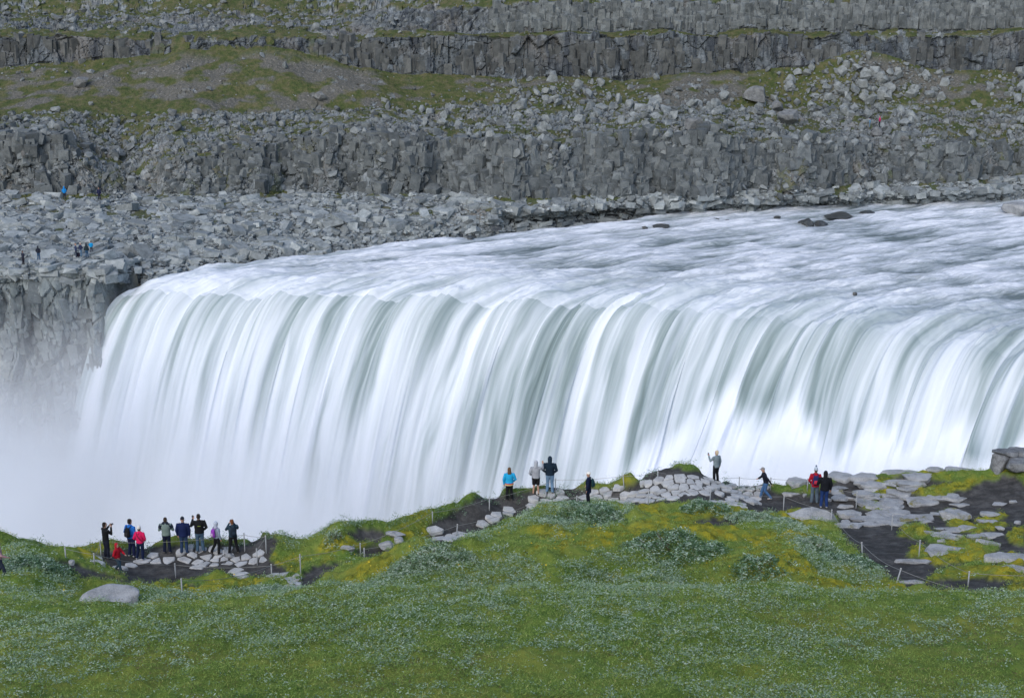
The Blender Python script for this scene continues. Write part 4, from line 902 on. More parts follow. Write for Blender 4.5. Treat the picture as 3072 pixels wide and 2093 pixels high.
X_, Y_, Z_ = at_z(1020, 213, 0); bm = cutrock(850, 2.6, 1.6, 1.5, 3, 10, .03, .5); link('river_rock', bm_mesh(bm, 'river_rock'), MROCKN, loc=(X_, Y_, .6), label='big pale flat-topped rock in the river at the right edge', category='rock', group='dark rocks in the river')
for px, py, w_, sd, la in [(82, 82, 16, 1, 'dark split boulder pair on the left scree slope'), (755, 99, 26, 2, 'largest boulder, standing above the right of the terrace'), (789, 120, 24, 3, 'big squared boulder at the edge of the terrace'), (694, 127, 22, 4, 'dark big boulder sunk in the terrace grass'), (777, 106, 17, 5, 'barrel-shaped boulder beside the largest one'), (198, 110, 11, 6, 'dark boulder at the foot of the left scree'), (320, 97, 15, 7, 'grey boulder high on the left of the terrace'), (877, 131, 13, 8, 'striped rounded boulder in front of the two distant walkers')]:
    X_, Y_, Z_ = far_hit(px, py+3); s_ = Y_/F; bm = cutrock(860+sd, w_*s_/2, w_*s_*.4, w_*s_*.36, 3, 12, .03, 0); link('boulder', bm_mesh(bm, 'boulder', False), m_rock('standout_basalt', (.08, .085, .09), (.22, .23, .235), (.3, .3, .3)) if sd == 1 else bpy.data.materials['standout_basalt'], loc=(X_, Y_, Z_+w_*s_*.25), label=la, category='boulder')
# ================================================================== ROPE POSTS AND ROPES
MPOST = m_flat('galvanised_post', (.36, .38, .40), .55, .4); MROPE = m_flat('rope', (.30, .30, .29), .9)
def tube_bm(bm, pts, rad, seg_=8, caps=True):
    """swept tube; rad: float or (rx, ry) per point; x axis kept horizontal"""
    rings = []
    P = [Vector(p) for p in pts]
    for i, p in enumerate(P):
        t = (P[min(i+1, len(P)-1)]-P[max(i-1, 0)]).normalized()
        ref = Vector((1, 0, 0)) if abs(t.x) < .85 else Vector((0, 1, 0))
        b = t.cross(ref).normalized(); a = b.cross(t).normalized()
        r = rad[i] if isinstance(rad, (list, tuple)) else rad
        rx, ry = r if isinstance(r, tuple) else (r, r)
        rings.append([bm.verts.new(p+a*math.cos(k*2*math.pi/seg_)*rx+b*math.sin(k*2*math.pi/seg_)*ry) for k in range(seg_)])
    for A, B in zip(rings, rings[1:]):
        for k in range(seg_): bm.faces.new((A[k], A[(k+1) % seg_], B[(k+1) % seg_], B[k]))
    if caps: bm.faces.new(list(reversed(rings[0]))); bm.faces.new(rings[-1])
    return rings
def post_mesh():
    bm = bmesh.new(); tube_bm(bm, [(0, 0, -.3), (0, 0, .66)], .026, 10); return bm_mesh(bm, 'shaft')
def cap_mesh():
    bm = bmesh.new(); tube_bm(bm, [(0, 0, .655), (0, 0, .69), (0, 0, .70)], [.033, .033, .015], 10); return bm_mesh(bm, 'cap')
PM, CM = post_mesh(), cap_mesh(); PM.materials.append(MPOST); CM.materials.append(m_flat('post_cap', (.5, .5, .5)))
def post(px, py, hpx, label, tilt=0):
    x, y, z = near_hit(px, py); z = ground_z(x, y); d = math.hypot(y, CH-z); s_ = hpx*d/F/.70/.93
    root = empty('rope_post', (x, y, z), label=label, category='post', group='metal posts of the rope barrier'); root.scale = (1.1, 1.1, s_); root.rotation_euler[1] = tilt
    link('shaft', PM, None, root); link('cap', CM, None, root)
    return Vector((x+math.sin(tilt)*.62*s_, y, z+.62*s_*math.cos(tilt)))
def rope(tops, label, sag=.12):
    bm = bmesh.new(); pts = []
    for a, b in zip(tops, tops[1:]):
        L_ = (b-a).length; n = 12
        for i in range(n+(b is tops[-1])): t = i/n; pts.append(a.lerp(b, t)-Vector((0, 0, 4*sag*L_/5*t*(1-t))))
    tube_bm(bm, pts, .009, 6); link('barrier_rope', bm_mesh(bm, 'barrier_rope'), MROPE, label=label, category='rope', group='ropes of the barrier')
q1 = lambda x, yt, yb: (((200+x/3.32)/3), (1500+yb/3.32)/3, (yb-yt)/3.32/3)
q2 = lambda x, yt, yb: (((1400+x/4.648)/3), (1330+yb/4.648)/3, (yb-yt)/4.648/3)
q3 = lambda x, yt, yb: (((1850+x/3.32)/3), (1300+yb/3.32)/3, (yb-yt)/3.32/3)
q4 = lambda x, yt, yb: (((2350+x/3.166)/3), (1300+yb/3.166)/3, (yb-yt)/3.166/3)
q5 = lambda x, yt, yb: (((850+x/3.575)/3), (1450+yb/3.575)/3, (yb-yt)/3.575/3)
A1 = post(*q1(345, 395, 570), 'post at the rim just left of the man in black with a camera'); A2 = post(*q1(280, 555, 665), 'post at the left front corner of the lower platform'); A3 = post(*q1(1087, 632, 775), 'front post in the middle of the lower platform')
A4 = post(*q1(1900, 485, 650), 'post right of the flat stones on the lower platform'); A5 = post(*q1(1990, 365, 540), 'post on the ash hump right of the lower platform'); A6 = post(*q1(1775, 325, 505), 'rim post right of the onlooker with the tripod')
B1 = post(*q1(1155, 805, 990), 'post standing in the willow in front of the lower platform'); B2 = post(*q1(2045, 660, 810), 'post beside the broken steps'); B3 = post(*q5(188, 790, 1000), 'post at the left of the dark ash slope')
B4 = post(*q5(828, 645, 785), 'left one of the two close-set posts by the ash hollow'); B5 = post(*q5(870, 690, 820), 'right one of the two close-set posts by the ash hollow'); B6 = post(*q5(1600, 315, 430), 'post in the turf bank left of the upper steps'); B7 = post(*q5(1857, 435, 575), 'post beside the upper steps, leaning', .08)
B8 = post(*q5(2210, 155, 290), 'post at the dark ash bank above the upper steps'); B9 = post(*q2(842, 850, 970), 'post at the head of the upper steps'); B0 = post(198/3, 560, 13, 'short leftmost post on the turf below the left knoll')
C1 = post(*q2(1237, 485, 660), 'rim post right of the man in blue jeans'); C2 = post(*q2(1535, 725, 860), 'front post just left of the person in the white cap'); C3 = post(*q2(2195, 440, 635), 'rim post at the foot of the mossy hump, leaning', -.1)
C4 = post(*q3(315, 570, 705), 'front post of the upper platform, left of its middle'); C5 = post(*q3(408, 380, 470), 'post behind the paving on the dark hump'); C6 = post(*q3(930, 545, 670), 'front post of the upper platform below the photographer in grey'); C7 = post(*q3(1222, 350, 470), 'rim post right of the photographer in grey')
C8 = post(*q3(1530, 450, 570), 'rim post behind the striding walker'); D1 = post(*q3(1660, 610, 765), 'post between the striding walker and the largest boulder'); D2 = post(*q3(2133, 790, 915), 'post at the right end of the largest boulder'); D3 = post(*q4(750, 1050, 1185), 'post leaning beside the middle of the sand path', -.12)
D4 = post(*q4(1068, 1290, 1458), 'post leaning right at the lower end of the sand path', .2); D5 = post(*q4(1800, 1500, 1560), 'last post of the sand path, its foot hidden in willow'); E1 = post(*q4(225, 450, 565), 'rim post beside the red jacket'); E2 = post(*q4(690, 555, 712), 'inner post among the pale slabs')
E3 = post(*q4(1028, 770, 912), 'inner post behind the grassy strip'); E4 = post(*q4(1285, 1040, 1195), 'inner post beside the square-topped boulder'); E5 = post(*q4(1753, 1305, 1450), 'inner post on the turf above the dark bank'); Epost = post(1060, 588, 15, 'inner post at the right edge')
S1 = post(*q1(1568, 500, 556), 'stub of a post behind the upright stone')
rope([B0, A2, A1], 'rope along the left of the lower platform'); rope([A2, A3, B2], 'rope across the front of the lower platform'); rope([A4, A5], 'short rope right of the flat stones'); rope([B1, B2, B3], 'rope running behind the foreground willow')
rope([B3, B4, B6, B8, C1], 'rope climbing the turf bank to the upper platform'); rope([B5, B7, B9, C2, C4, C6, D1], 'rope along the front of the upper platform'); rope([C1, C3, C5, C7, C8, E1], 'rope along the rim of the upper platform'); rope([A1, A6, A5], 'rope along the rim behind the row of onlookers')
rope([D1, D2, D3, D4, D5], 'rope along the left side of the sand path'); rope([E1, E2, E3, E4, E5, Epost], 'rope along the right side of the sand path')

# ================================================================== PEOPLE
SKIN = m_flat('skin', (.50, .30, .22), .6)
def remesh(bm, name, vox, smooth=2):
    me = bm_mesh(bm, name); o = bpy.data.objects.new('tmp', me); COL.objects.link(o)
    md = o.modifiers.new('r', 'REMESH'); md.mode = 'VOXEL'; md.voxel_size = vox; md.use_smooth_shade = True
    if smooth: ms = o.modifiers.new('s', 'SMOOTH'); ms.factor = .5; ms.iterations = smooth
    dg = bpy.context.evaluated_depsgraph_get(); m2 = bpy.data.meshes.new_from_object(o.evaluated_get(dg)); bpy.data.objects.remove(o); bpy.data.meshes.remove(me)
    m2.name = name
    for p in m2.polygons: p.use_smooth = True
    return m2
V3 = Vector
ARMS = {  # (elbow, wrist) for the right side (+x); body faces +y
 'down': (V3((.26, -.02, 1.14)), V3((.27, .04, .88))), 'pocket': (V3((.285, -.05, 1.14)), V3((.20, .11, .98))), 'camera': (V3((.27, .16, 1.22)), V3((.09, .27, 1.50))), 'phone': (V3((.31, .14, 1.20)), V3((.24, .36, 1.42))),
 'chest': (V3((.29, .04, 1.14)), V3((.08, .24, 1.22))), 'point': (V3((.30, .12, 1.32)), V3((.32, .26, 1.55))), 'swing': (V3((.24, .16, 1.18)), V3((.20, .36, 1.08))), 'back': (V3((.27, -.18, 1.18)), V3((.26, -.28, .95)))}
LEGS = {'stand': ((.10, .0, .13, .0), (.10, .0, .13, .0)), 'wide': ((.14, 0, .22, 0), (.14, 0, .22, 0)), 'walk': ((.10, .14, .10, .28), (.10, .02, .10, -.26)), 'step': ((.12, .0, .14, .0), (.14, -.06, .30, -.14)), 'contra': ((.09, 0, .09, 0), (.16, .06, .24, .06))}
def person(pxf, pyf, hpx, label, top, legs, head, arms=('down', 'down'), stance='stand', yaw=0, far=False, build=1.0, female=False, shorts=False, long=0.0, extra=None, lean=0.0, group=None, near=True, turn=0.0):
    """pxf, pyf: picture pixel of the feet; hpx: height in the picture. top/legs colours; head: (kind, colour)"""
    if far: x, y, z = far_hit(pxf, pyf); z += .35; y -= .6
    else: x, y, z = near_hit(pxf, pyf); z = ground_z(x, y)+.03
    d = math.hypot(y, CH-z); s_ = hpx*d/F/.94/1.78; vox = .034 if far else .016
    root = empty('person', (x, y, z), yaw, label=label, category='person')
    if group: root['group'] = group
    root.scale = (s_,)*3
    sw = .185*(.92 if female else 1.0)*build
    hipz, kneez = .93, .50
    lr = LEGS[stance]; J = {}
    for sd, k in ((1, 0), (-1, 1)):
        kx, ky, fx, fy = lr[k]
        J['hip', sd] = V3((.095*sd, 0, hipz)); J['knee', sd] = V3((kx*sd, ky+.02, kneez)); J['ank', sd] = V3((fx*sd, fy-.02, .09 if fy >= -.2 else .13)); J['toe', sd] = V3((fx*sd*1.06, fy+.15, .035))
        e, w_ = ARMS[arms[k]]; J['sh', sd] = V3((sw*sd, 0, 1.43)); J['el', sd] = V3((e.x*sd*(build if abs(e.x) > .15 else 1), e.y, e.z)); J['wr', sd] = V3((w_.x*sd, w_.y, w_.z))
    # ---- body: one continuous skin surface
    bm = bmesh.new()
    tube_bm(bm, [(0, 0, .86), (0, 0, .98), (0, 0, 1.15), (0, 0, 1.35), (0, 0, 1.45), (0, 0, 1.50)], [(.13, .09), (.14, .095), (.12, .085), (.15, .10), (.12, .075), (.06, .055)], 14)
    tube_bm(bm, [(0, 0, 1.44), (0, .005, 1.53), (0, .01, 1.56), (0, .02, 1.60), (0, .015, 1.66), (0, .008, 1.71), (0, 0, 1.765), (0, 0, 1.785)], [(.055, .052), (.052, .052), (.062, .075), (.072, .092), (.079, .098), (.080, .099), (.055, .07), (.02, .02)], 16)
    tube_bm(bm, [(0, .10, 1.665), (0, .122, 1.64), (0, .10, 1.625)], [.012, .016, .012], 6)   # nose
    for sd in (1, -1):
        tube_bm(bm, [(.078*sd, 0, 1.675), (.092*sd, -.01, 1.66), (.078*sd, 0, 1.625)], [.012, .018, .010], 6)  # ears
        tube_bm(bm, [J['hip', sd]+V3((0, 0, .03)), J['hip', sd].lerp(J['knee', sd], .5), J['knee', sd], J['knee', sd].lerp(J['ank', sd], .35), J['ank', sd], J['ank', sd]-V3((0, .02, .05))], [.085, .072, .055, .056, .036, .04], 12)
        tube_bm(bm, [J['ank', sd]-V3((0, .04, .05)), J['ank', sd]+V3((0, .05, -.05)), J['toe', sd]], [.04, .04, .025], 8)
        tube_bm(bm, [J['sh', sd]*1.0-V3((.05*sd, 0, 0)), J['sh', sd], J['sh', sd].lerp(J['el', sd], .5), J['el', sd], J['el', sd].lerp(J['wr', sd], .4), J['wr', sd]], [.05, .055, .046, .038, .037, .025], 10)
        hd = (J['wr', sd]-J['el', sd]).normalized(); side = hd.cross(V3((0, 0, 1))); side = side.normalized() if side.length > .2 else V3((0, 1, 0)); nrm = side.cross(hd).normalized()
        w_ = J['wr', sd]; palm = w_+hd*.055
        tube_bm(bm, [w_-hd*.01, w_+hd*.03, w_+hd*.085], [(.024, .022), (.036, .022), (.040, .018)] if True else .03, 8)
        if not far:
            for q in range(4):
                of = side*(.030-.02*q); L_ = (.070, .080, .074, .058)[q]; c = nrm*(.012 if arms[0 if sd == 1 else 1] == 'down' else .03)
                tube_bm(bm, [palm+of*.9+hd*.02, palm+of+hd*(.03+L_*.5)+c*.3, palm+of+hd*(.03+L_)+c], [.0115, .011, .009], 6)
            tube_bm(bm, [w_+hd*.025+side*.025, w_+hd*.055+side*.055+nrm*.01, w_+hd*.085+side*.058+nrm*.022], [.014, .012, .010], 6)
    if lean:
        for v in bm.verts:
            if v.co.z > .9: k = (v.co.z-.9)*lean; v.co.y += k; v.co.z -= k*k*.3
    link('body', remesh(bm, 'body', .03 if far else .0105, 1), SKIN, root)
    def addp(name, bm, mat, vx=vox, sm=2):
        if lean:
            for v in bm.verts:
                if v.co.z > .9: k = (v.co.z-.9)*lean; v.co.y += k; v.co.z -= k*k*.3
        return link(name, remesh(bm, name, vx, sm), mat, root)
    # ---- trousers
    bm = bmesh.new(); tube_bm(bm, [(0, 0, .80), (0, -.01, .88), (0, -.005, .98), (0, 0, 1.06)], [(.155*build, .115), (.175*build, .13), (.165*build, .12), (.15*build, .11)], 14)
    for sd in (1, -1):
        h, k, a = J['hip', sd], J['knee', sd], J['ank', sd]
        if shorts: tube_bm(bm, [h+V3((0, 0, .02)), h.lerp(k, .5), k+V3((0, 0, .03))], [.11*build, .10, .09], 12)
        else: tube_bm(bm, [h+V3((0, 0, .02)), h.lerp(k, .5), k+V3((0, .01, 0)), k.lerp(a, .45), a, a-V3((0, 0, .03))], [.108*build, .094, .078, .076, .066, .068], 12)
    addp('shorts' if shorts else 'trousers', bm, m_cloth('trouser_cloth', legs))
    for sd in (1, -1):
        bm = bmesh.new(); a = J['ank', sd]; tube_bm(bm, [a+V3((0, -.07, -.055)), a+V3((0, -.02, -.035)), a+V3((0, .07, -.05)), a+V3((0, .19, -.065))], [(.040, .035), (.048, .05), (.050, .036), (.030, .020)], 10)
        addp('shoe', bm, m_flat('shoe_%d' % int(sum(legs)*99 % 7), (.10, .09, .085) if int(pxf) % 3 else (.45, .45, .45)), .014 if not far else .03, 1)
    # ---- jacket
    hem = .90-long; bm = bmesh.new(); b = build
    tube_bm(bm, [(0, -.005, hem), (0, -.005, hem+.05), (0, 0, 1.08), (0, 0, 1.25), (0, -.005, 1.38), (0, -.005, 1.45), (0, 0, 1.505)], [(.185*b+long*.1, .14*b), (.19*b+long*.05, .142*b), (.178*b, .132*b), (.195*b, .14*b), (.20*b, .13), (.145, .10), (.075, .075)], 18)
    for sd in (1, -1):
        s0, e, w_ = J['sh', sd], J['el', sd], J['wr', sd]
        tube_bm(bm, [s0*1-V3((.07*sd, 0, .01)), s0+V3((.005*sd, 0, -.01)), s0.lerp(e, .5), e, e.lerp(w_, .5), w_+(w_-e).normalized()*.012], [.08*b, .085*b, .072*b, .062*b, .055, .046], 12)
    if head[0] != 'hood': tube_bm(bm, [(0, -.01, 1.47), (0, -.012, 1.53)], [.085, .078], 12)
    if extra and 'hoodback' in extra: tube_bm(bm, [(-.10, -.04, 1.46), (0, -.115, 1.43), (.10, -.04, 1.46)], [.04, .065, .04], 10)
    jk = addp('jacket', bm, m_cloth('jacket_cloth', top))
    # ---- head covering
    kind, hc = head; bm = bmesh.new()
    if kind == 'hair': tube_bm(bm, [(0, -.055, 1.58), (0, -.045, 1.64), (0, -.018, 1.72), (0, -.004, 1.785), (0, 0, 1.80)], [(.060, .055), (.082, .07), (.086, .096), (.062, .078), (.02, .02)], 14); nm = 'hair'
    if kind == 'longhair': tube_bm(bm, [(0, -.07, 1.44), (0, -.065, 1.54), (0, -.04, 1.64), (0, -.018, 1.72), (0, -.004, 1.785), (0, 0, 1.80)], [(.10, .05), (.105, .065), (.092, .085), (.09, .10), (.064, .08), (.02, .02)], 14); nm = 'hair'
    if kind == 'hood': tube_bm(bm, [(0, -.03, 1.46), (0, -.035, 1.54), (0, -.028, 1.64), (0, -.018, 1.73), (0, -.01, 1.80), (0, 0, 1.83)], [(.125, .10), (.098, .095), (.105, .108), (.104, .112), (.07, .085), (.02, .02)], 14); nm = 'hood'
    if kind in ('beanie', 'bobble', 'cap'):
        z0_ = 1.655 if kind != 'cap' else 1.69
        tube_bm(bm, [(0, -.01, z0_), (0, -.008, z0_+.05), (0, -.005, 1.77), (0, 0, 1.815), (0, 0, 1.825)], [(.092, .105), (.092, .106), (.08, .092), (.035, .04), (.01, .01)], 14); nm = 'cap' if kind == 'cap' else 'woolly_hat'
        if kind == 'cap': tube_bm(bm, [(0, .06, 1.70), (0, .19, 1.685)], [(.075, .018), (.05, .012)], 8)
        if kind != 'cap':
            b2 = bmesh.new(); tube_bm(b2, [(0, -.055, 1.57), (0, -.04, 1.66), (0, -.02, 1.68)], [(.065, .05), (.082, .068), (.08, .08)], 12); addp('hair', b2, m_flat('brown_hair', (.08, .05, .03), .8))
        if kind == 'bobble': b3 = bmesh.new(); bmesh.ops.create_icosphere(b3, subdivisions=2, radius=.045, matrix=Matrix.Translation((0, 0, 1.86))); addp('bobble', b3, m_flat('bobble_wool', (.05, .08, .16), .95), .015, 0)
    hm = m_flat('head_%s_%d' % (kind, int(hc[0]*100+hc[2]*999)), hc, .85)
    addp(nm, bm, hm)
    # ---- face
    b4 = bmesh.new()
    for sd in (1, -1): bmesh.ops.create_icosphere(b4, subdivisions=1, radius=.011, matrix=Matrix.Translation((.03*sd, .103+ (1.67-.9)*lean, 1.672)))
    if not far: link('eye', bm_mesh(b4, 'eye'), m_flat('eye', (.03, .02, .02), .3), root)
    else: b4.free()
    M = Matrix.Translation(root.location) @ Matrix.Rotation(yaw, 4, 'Z') @ Matrix.Scale(s_, 4)
    ex = extra or {}
    if 'stripes' in ex:
        for i, (c, n_) in enumerate(((( .45, .02, .05), 'red'), ((.75, .32, .10), 'orange'), ((.80, .62, .35), 'cream'))):
            b2 = bmesh.new(); z_ = hem+.045-i*.04; tube_bm(b2, [(0, -.005, z_-.022), (0, -.005, z_+.018)], [(.196*b, .150*b)]*2, 18); link('hem_band', bm_mesh(b2, 'hem_band'), m_flat('band_'+n_, c), root)
    if 'logo' in ex:
        b2 = bmesh.new(); bmesh.ops.create_cube(b2, size=1); bmesh.ops.scale(b2, vec=(.13, .006, .022), verts=b2.verts); bmesh.ops.rotate(b2, matrix=Matrix.Rotation(.12, 3, 'Y'), verts=b2.verts); bmesh.ops.translate(b2, vec=(0, -.148, 1.27), verts=b2.verts); link('printed_mark', bm_mesh(b2, 'printed_mark'), m_flat('lime_print', (.35, .5, .05)), root)
    if 'strap' in ex:
        b2 = bmesh.new(); tube_bm(b2, [(-.13, -.06, 1.47), (-.08, -.15, 1.35), (.04, -.16, 1.18), (.15, -.13, 1.04)], [(.016, .008)]*4, 6); link('bag_strap', bm_mesh(b2, 'bag_strap'), m_flat('black_strap', (.02, .02, .02)), root)
    if 'shoulders' in ex:
        b2 = bmesh.new(); tube_bm(b2, [(-.17, 0, 1.425), (-.08, -.02, 1.48), (.08, -.02, 1.48), (.17, 0, 1.425)], [(.075, .095), (.07, .12), (.07, .12), (.075, .095)], 12)
        for sd in (1, -1): tube_bm(b2, [J['sh', sd]+V3((0, 0, 0)), J['sh', sd].lerp(J['el', sd], .6)], [.093*b, .082*b], 12)
        addp('dark_yoke', b2, m_cloth('yoke_cloth', ex['shoulders']))
    def held(name, b, mat, lab, cat):
        o = link(name, bm_mesh(b, name, False) if isinstance(b, bmesh.types.BMesh) else b, mat, label=lab, category=cat); o.matrix_world = M; return o
    ly = (1.25-.9)*lean
    if 'pack' in ex:
        c1_, c2_, lab = ex['pack']; r_ = empty('backpack', root.location, yaw, label=lab, category='backpack'); r_.scale = (s_,)*3
        b2 = bmesh.new(); tube_bm(b2, [(0, -.20+ly, 1.00), (0, -.225+ly, 1.06), (0, -.225+ly, 1.25), (0, -.205+ly, 1.38), (0, -.18+ly, 1.44)], [(.11, .05), (.145, .085), (.15, .085), (.125, .07), (.07, .03)], 12); link('pack_body', remesh(b2, 'pack_body', .016, 2), m_cloth('pack_cloth', c1_), r_)
        b2 = bmesh.new(); tube_bm(b2, [(0, -.30+ly, 1.05), (0, -.315+ly, 1.10), (0, -.30+ly, 1.24)], [(.09, .02), (.10, .03), (.08, .02)], 10); link('front_pocket', bm_mesh(b2, 'front_pocket'), m_cloth('pocket_cloth', c2_), r_)
        for sd in (1, -1): b2 = bmesh.new(); tube_bm(b2, [(.09*sd, -.17+ly, 1.42), (.105*sd, -.06, 1.49), (.11*sd, .10, 1.42), (.125*sd, .135, 1.22), (.15*sd, .06, 1.08), (.13*sd, -.15+ly, 1.05)], [(.022, .010)]*6, 6); link('shoulder_strap', bm_mesh(b2, 'shoulder_strap'), m_cloth('strap_cloth', c1_), r_)
    if 'device' in ex:
        lab, cat = ex['device']; b2 = bmesh.new(); wr = (J['wr', 1]+J['wr', -1])/2
        if arms[0] != arms[1]: wr = J['wr', 1] if arms[0] in ('phone', 'camera') else J['wr', -1]
        p = wr+V3((0, .05, .09))
        if cat == 'camera':
            bmesh.ops.create_cube(b2, size=1); bmesh.ops.scale(b2, vec=(.13, .06, .085), verts=b2.verts); bmesh.ops.bevel(b2, geom=b2.edges[:], offset=.01, segments=2, affect='EDGES'); bmesh.ops.translate(b2, vec=p, verts=b2.verts)
            o = held('camera', b2, m_flat('camera_black', (.02, .02, .022), .4), lab, cat); b3 = bmesh.new(); tube_bm(b3, [p+V3((0, .03, 0)), p+V3((0, .12, 0))], .035, 12); link('lens', bm_mesh(b3, 'lens'), m_flat('camera_black', (.02, .02, .022), .4), o)
        else:
            bmesh.ops.create_cube(b2, size=1); bmesh.ops.scale(b2, vec=(.075, .010, .15) if arms[0] != arms[1] or cat == 'phone' and 'upright' in ex else (.15, .010, .075), verts=b2.verts); bmesh.ops.bevel(b2, geom=b2.edges[:], offset=.004, segments=2, affect='EDGES'); bmesh.ops.translate(b2, vec=p, verts=b2.verts)
            o = held('phone', b2, m_flat('phone_black', (.02, .02, .022), .3), lab, cat); b3 = bmesh.new(); bmesh.ops.create_cube(b3, size=1); bmesh.ops.scale(b3, vec=(.065, .002, .065), verts=b3.verts); bmesh.ops.translate(b3, vec=p+V3((0, -.0065, 0)), verts=b3.verts); link('screen', bm_mesh(b3, 'screen', False), m_flat('phone_screen', (.12, .14, .16), .2), o)
    if 'tripod' in ex:
        r_ = empty('tripod', root.location, yaw, label=ex['tripod'], category='tripod'); r_.scale = (s_,)*3
        for a0 in (0.5, 2.6, 4.7): b2 = bmesh.new(); tube_bm(b2, [(0, .42, 1.15), (math.cos(a0)*.33, .42+math.sin(a0)*.33, .0)], [.016, .011], 6); link('leg', bm_mesh(b2, 'leg'), m_flat('tripod_black', (.03, .03, .03), .4), r_)
        b2 = bmesh.new(); tube_bm(b2, [(0, .42, 1.05), (0, .42, 1.42)], [.02, .02], 8); link('centre_column', bm_mesh(b2, 'centre_column'), m_flat('tripod_black', (.03, .03, .03), .4), r_)
    return root
g1 = 'onlookers on the lower platform'; g2 = 'onlookers on the upper platform'; g3 = 'people on the far bank'
BLK = (.012, .013, .016); NAVY = (.015, .025, .075); JEAN = (.03, .06, .13); DK = (.018, .022, .04); HAIR = (.025, .018, .014)
u1 = lambda x, yt, yb: (((200+x/3.32)/3), (1500+yb/3.32)/3, (yb-yt)/3.32/3)
person(*u1(405, 228, 582), 'person in black jacket, leftmost of the row, holding a camera up to the right', BLK, DK, ('hair', HAIR), ('camera', 'camera'), 'stand', -.75, group=g1, extra=dict(device=('black camera held up by the leftmost man in black', 'camera')))
person(*u1(520, 435, 722), 'person in bright red jacket and jeans walking in front of the row', (.50, .012, .03), (.06, .10, .14), ('hood', (.48, .012, .03)), ('pocket', 'swing'), 'walk', -1.9, group=g1, build=1.12, female=True)
person(*u1(655, 198, 568), 'person with short dark hair in a blue jacket beside the pink one', (.02, .17, .60), (.015, .02, .07), ('hair', HAIR), ('down', 'pocket'), 'stand', -.45, group=g1, extra=dict(pack=(BLK, (.03, .03, .035), 'black backpack on the man in the blue jacket'), hoodback=1))
person(*u1(745, 262, 598), 'person in hot pink jacket and white woolly hat', (.80, .02, .13), (.012, .022, .07), ('beanie', (.72, .70, .68)), ('pocket', 'pocket'), 'contra', -.15, group=g1, female=True, extra=dict(strap=1, hoodback=1))
person(*u1(1005, 180, 530), 'person in grey-green coat with dark hood, hands at the chest', (.20, .27, .25), (.012, .018, .045), ('hair', (.05, .035, .025)), ('chest', 'chest'), 'stand', .05, group=g1, build=1.12, extra=dict(shoulders=(.02, .03, .05)))
person(*u1(1175, 175, 535), 'person in navy coat and jeans, arms at the sides', (.010, .020, .085), JEAN, ('cap', (.015, .018, .03)), ('down', 'down'), 'stand', 0, group=g1, build=1.13, long=.05)
person(*u1(1335, 155, 528), 'tallest person, in black jacket with lime mark, holding up a phone', BLK, (.07, .13, .20), ('hair', HAIR), ('pocket', 'phone'), 'stand', .25, group=g1, build=1.1, extra=dict(device=('phone held up by the tall man with the lime mark', 'phone'), logo=1))
person(*u1(1505, 222, 540), 'person in pale grey-blue hooded top with a purple backpack', (.30, .36, .46), BLK, ('hood', (.50, .55, .66)), ('down', 'pocket'), 'step', -.75, group=g1, female=True, extra=dict(pack=((.28, .05, .42), (.50, .35, .58), 'purple backpack on the pale hooded onlooker')))
person(*u1(1665, 200, 535), 'person with ginger-brown hair and dark blue jacket, legs apart, rightmost of the row', (.03, .06, .09), BLK, ('hair', (.16, .06, .025)), ('camera', 'camera'), 'wide', .35, group=g1, build=1.08, extra=dict(pack=((.015, .025, .04), (.02, .035, .055), 'dark backpack on the rightmost onlooker of the lower platform'), device=('black camera held by the rightmost onlooker of the lower platform', 'camera'), tripod='thin black tripod in front of the rightmost onlooker'))
u2 = lambda x, yt, yb: (((1400+x/4.648)/3), (1330+yb/4.648)/3, (yb-yt)/4.648/3)
person(*u2(595, 338, 788), 'person with long brown hair in a turquoise jacket with striped hem', (.02, .42, .78), BLK, ('longhair', (.14, .075, .04)), ('pocket', 'down'), 'stand', .1, group=g2, female=True, build=1.12, extra=dict(stripes=1))
person(*u2(965, 258, 722), 'person in light grey hoodie and black shorts', (.38, .40, .45), BLK, ('hood', (.42, .44, .50)), ('point', 'pocket'), 'stand', -.05, group=g2, shorts=True, build=1.1)
person(*u2(1158, 208, 705), 'person in dark navy hooded jacket and faded blue jeans', (.010, .025, .045), (.16, .27, .42), ('hood', (.012, .028, .05)), ('pocket', 'pocket'), 'stand', -.1, group=g2, build=1.12)
person(*u2(1695, 405, 858), 'person in long navy coat and white cap, facing left, on the upper platform', (.008, .014, .045), (.008, .010, .018), ('cap', (.85, .83, .80)), ('pocket', 'down'), 'stand', 1.35, group=g2, long=.22, extra=dict(pack=((.015, .05, .06), (.02, .06, .07), 'dark teal backpack on the onlooker in the white cap')))
u3 = lambda x, yt, yb: (((1850+x/3.32)/3), (1300+yb/3.32)/3, (yb-yt)/3.32/3)
person(*u3(985, 175, 485), 'person with short blonde hair in grey jacket taking a photo at the rim', (.22, .28, .31), BLK, ('hair', (.62, .50, .34)), ('down', 'phone'), 'stand', .55, group=g2, female=True, long=.05, extra=dict(device=('phone held up by the blonde photographer', 'phone')))
person(*u3(1480, 345, 655), 'grey-haired person in black vest and blue jeans striding left', (.015, .018, .03), (.07, .16, .33), ('cap', (.28, .27, .26)), ('swing', 'back'), 'walk', 1.45, group=g2, lean=.25)
person(*u3(1965, 345, 698), 'person in red jacket and bobble hat at the rim boulders', (.42, .012, .03), (.12, .17, .22), ('bobble', (.45, .52, .60)), ('pocket', 'pocket'), 'stand', -.1, group=g2, female=True, long=.06, extra=dict(pack=((.02, .03, .12), (.55, .04, .08), 'navy and red backpack on the person with the bobble hat')))
person(*u3(2060, 382, 738), 'person in black hooded coat and dark blue jeans next to the red jacket', (.010, .012, .018), (.02, .05, .18), ('hood', (.012, .012, .016)), ('down', 'chest'), 'stand', -.15, group=g2, build=1.12, long=.05)
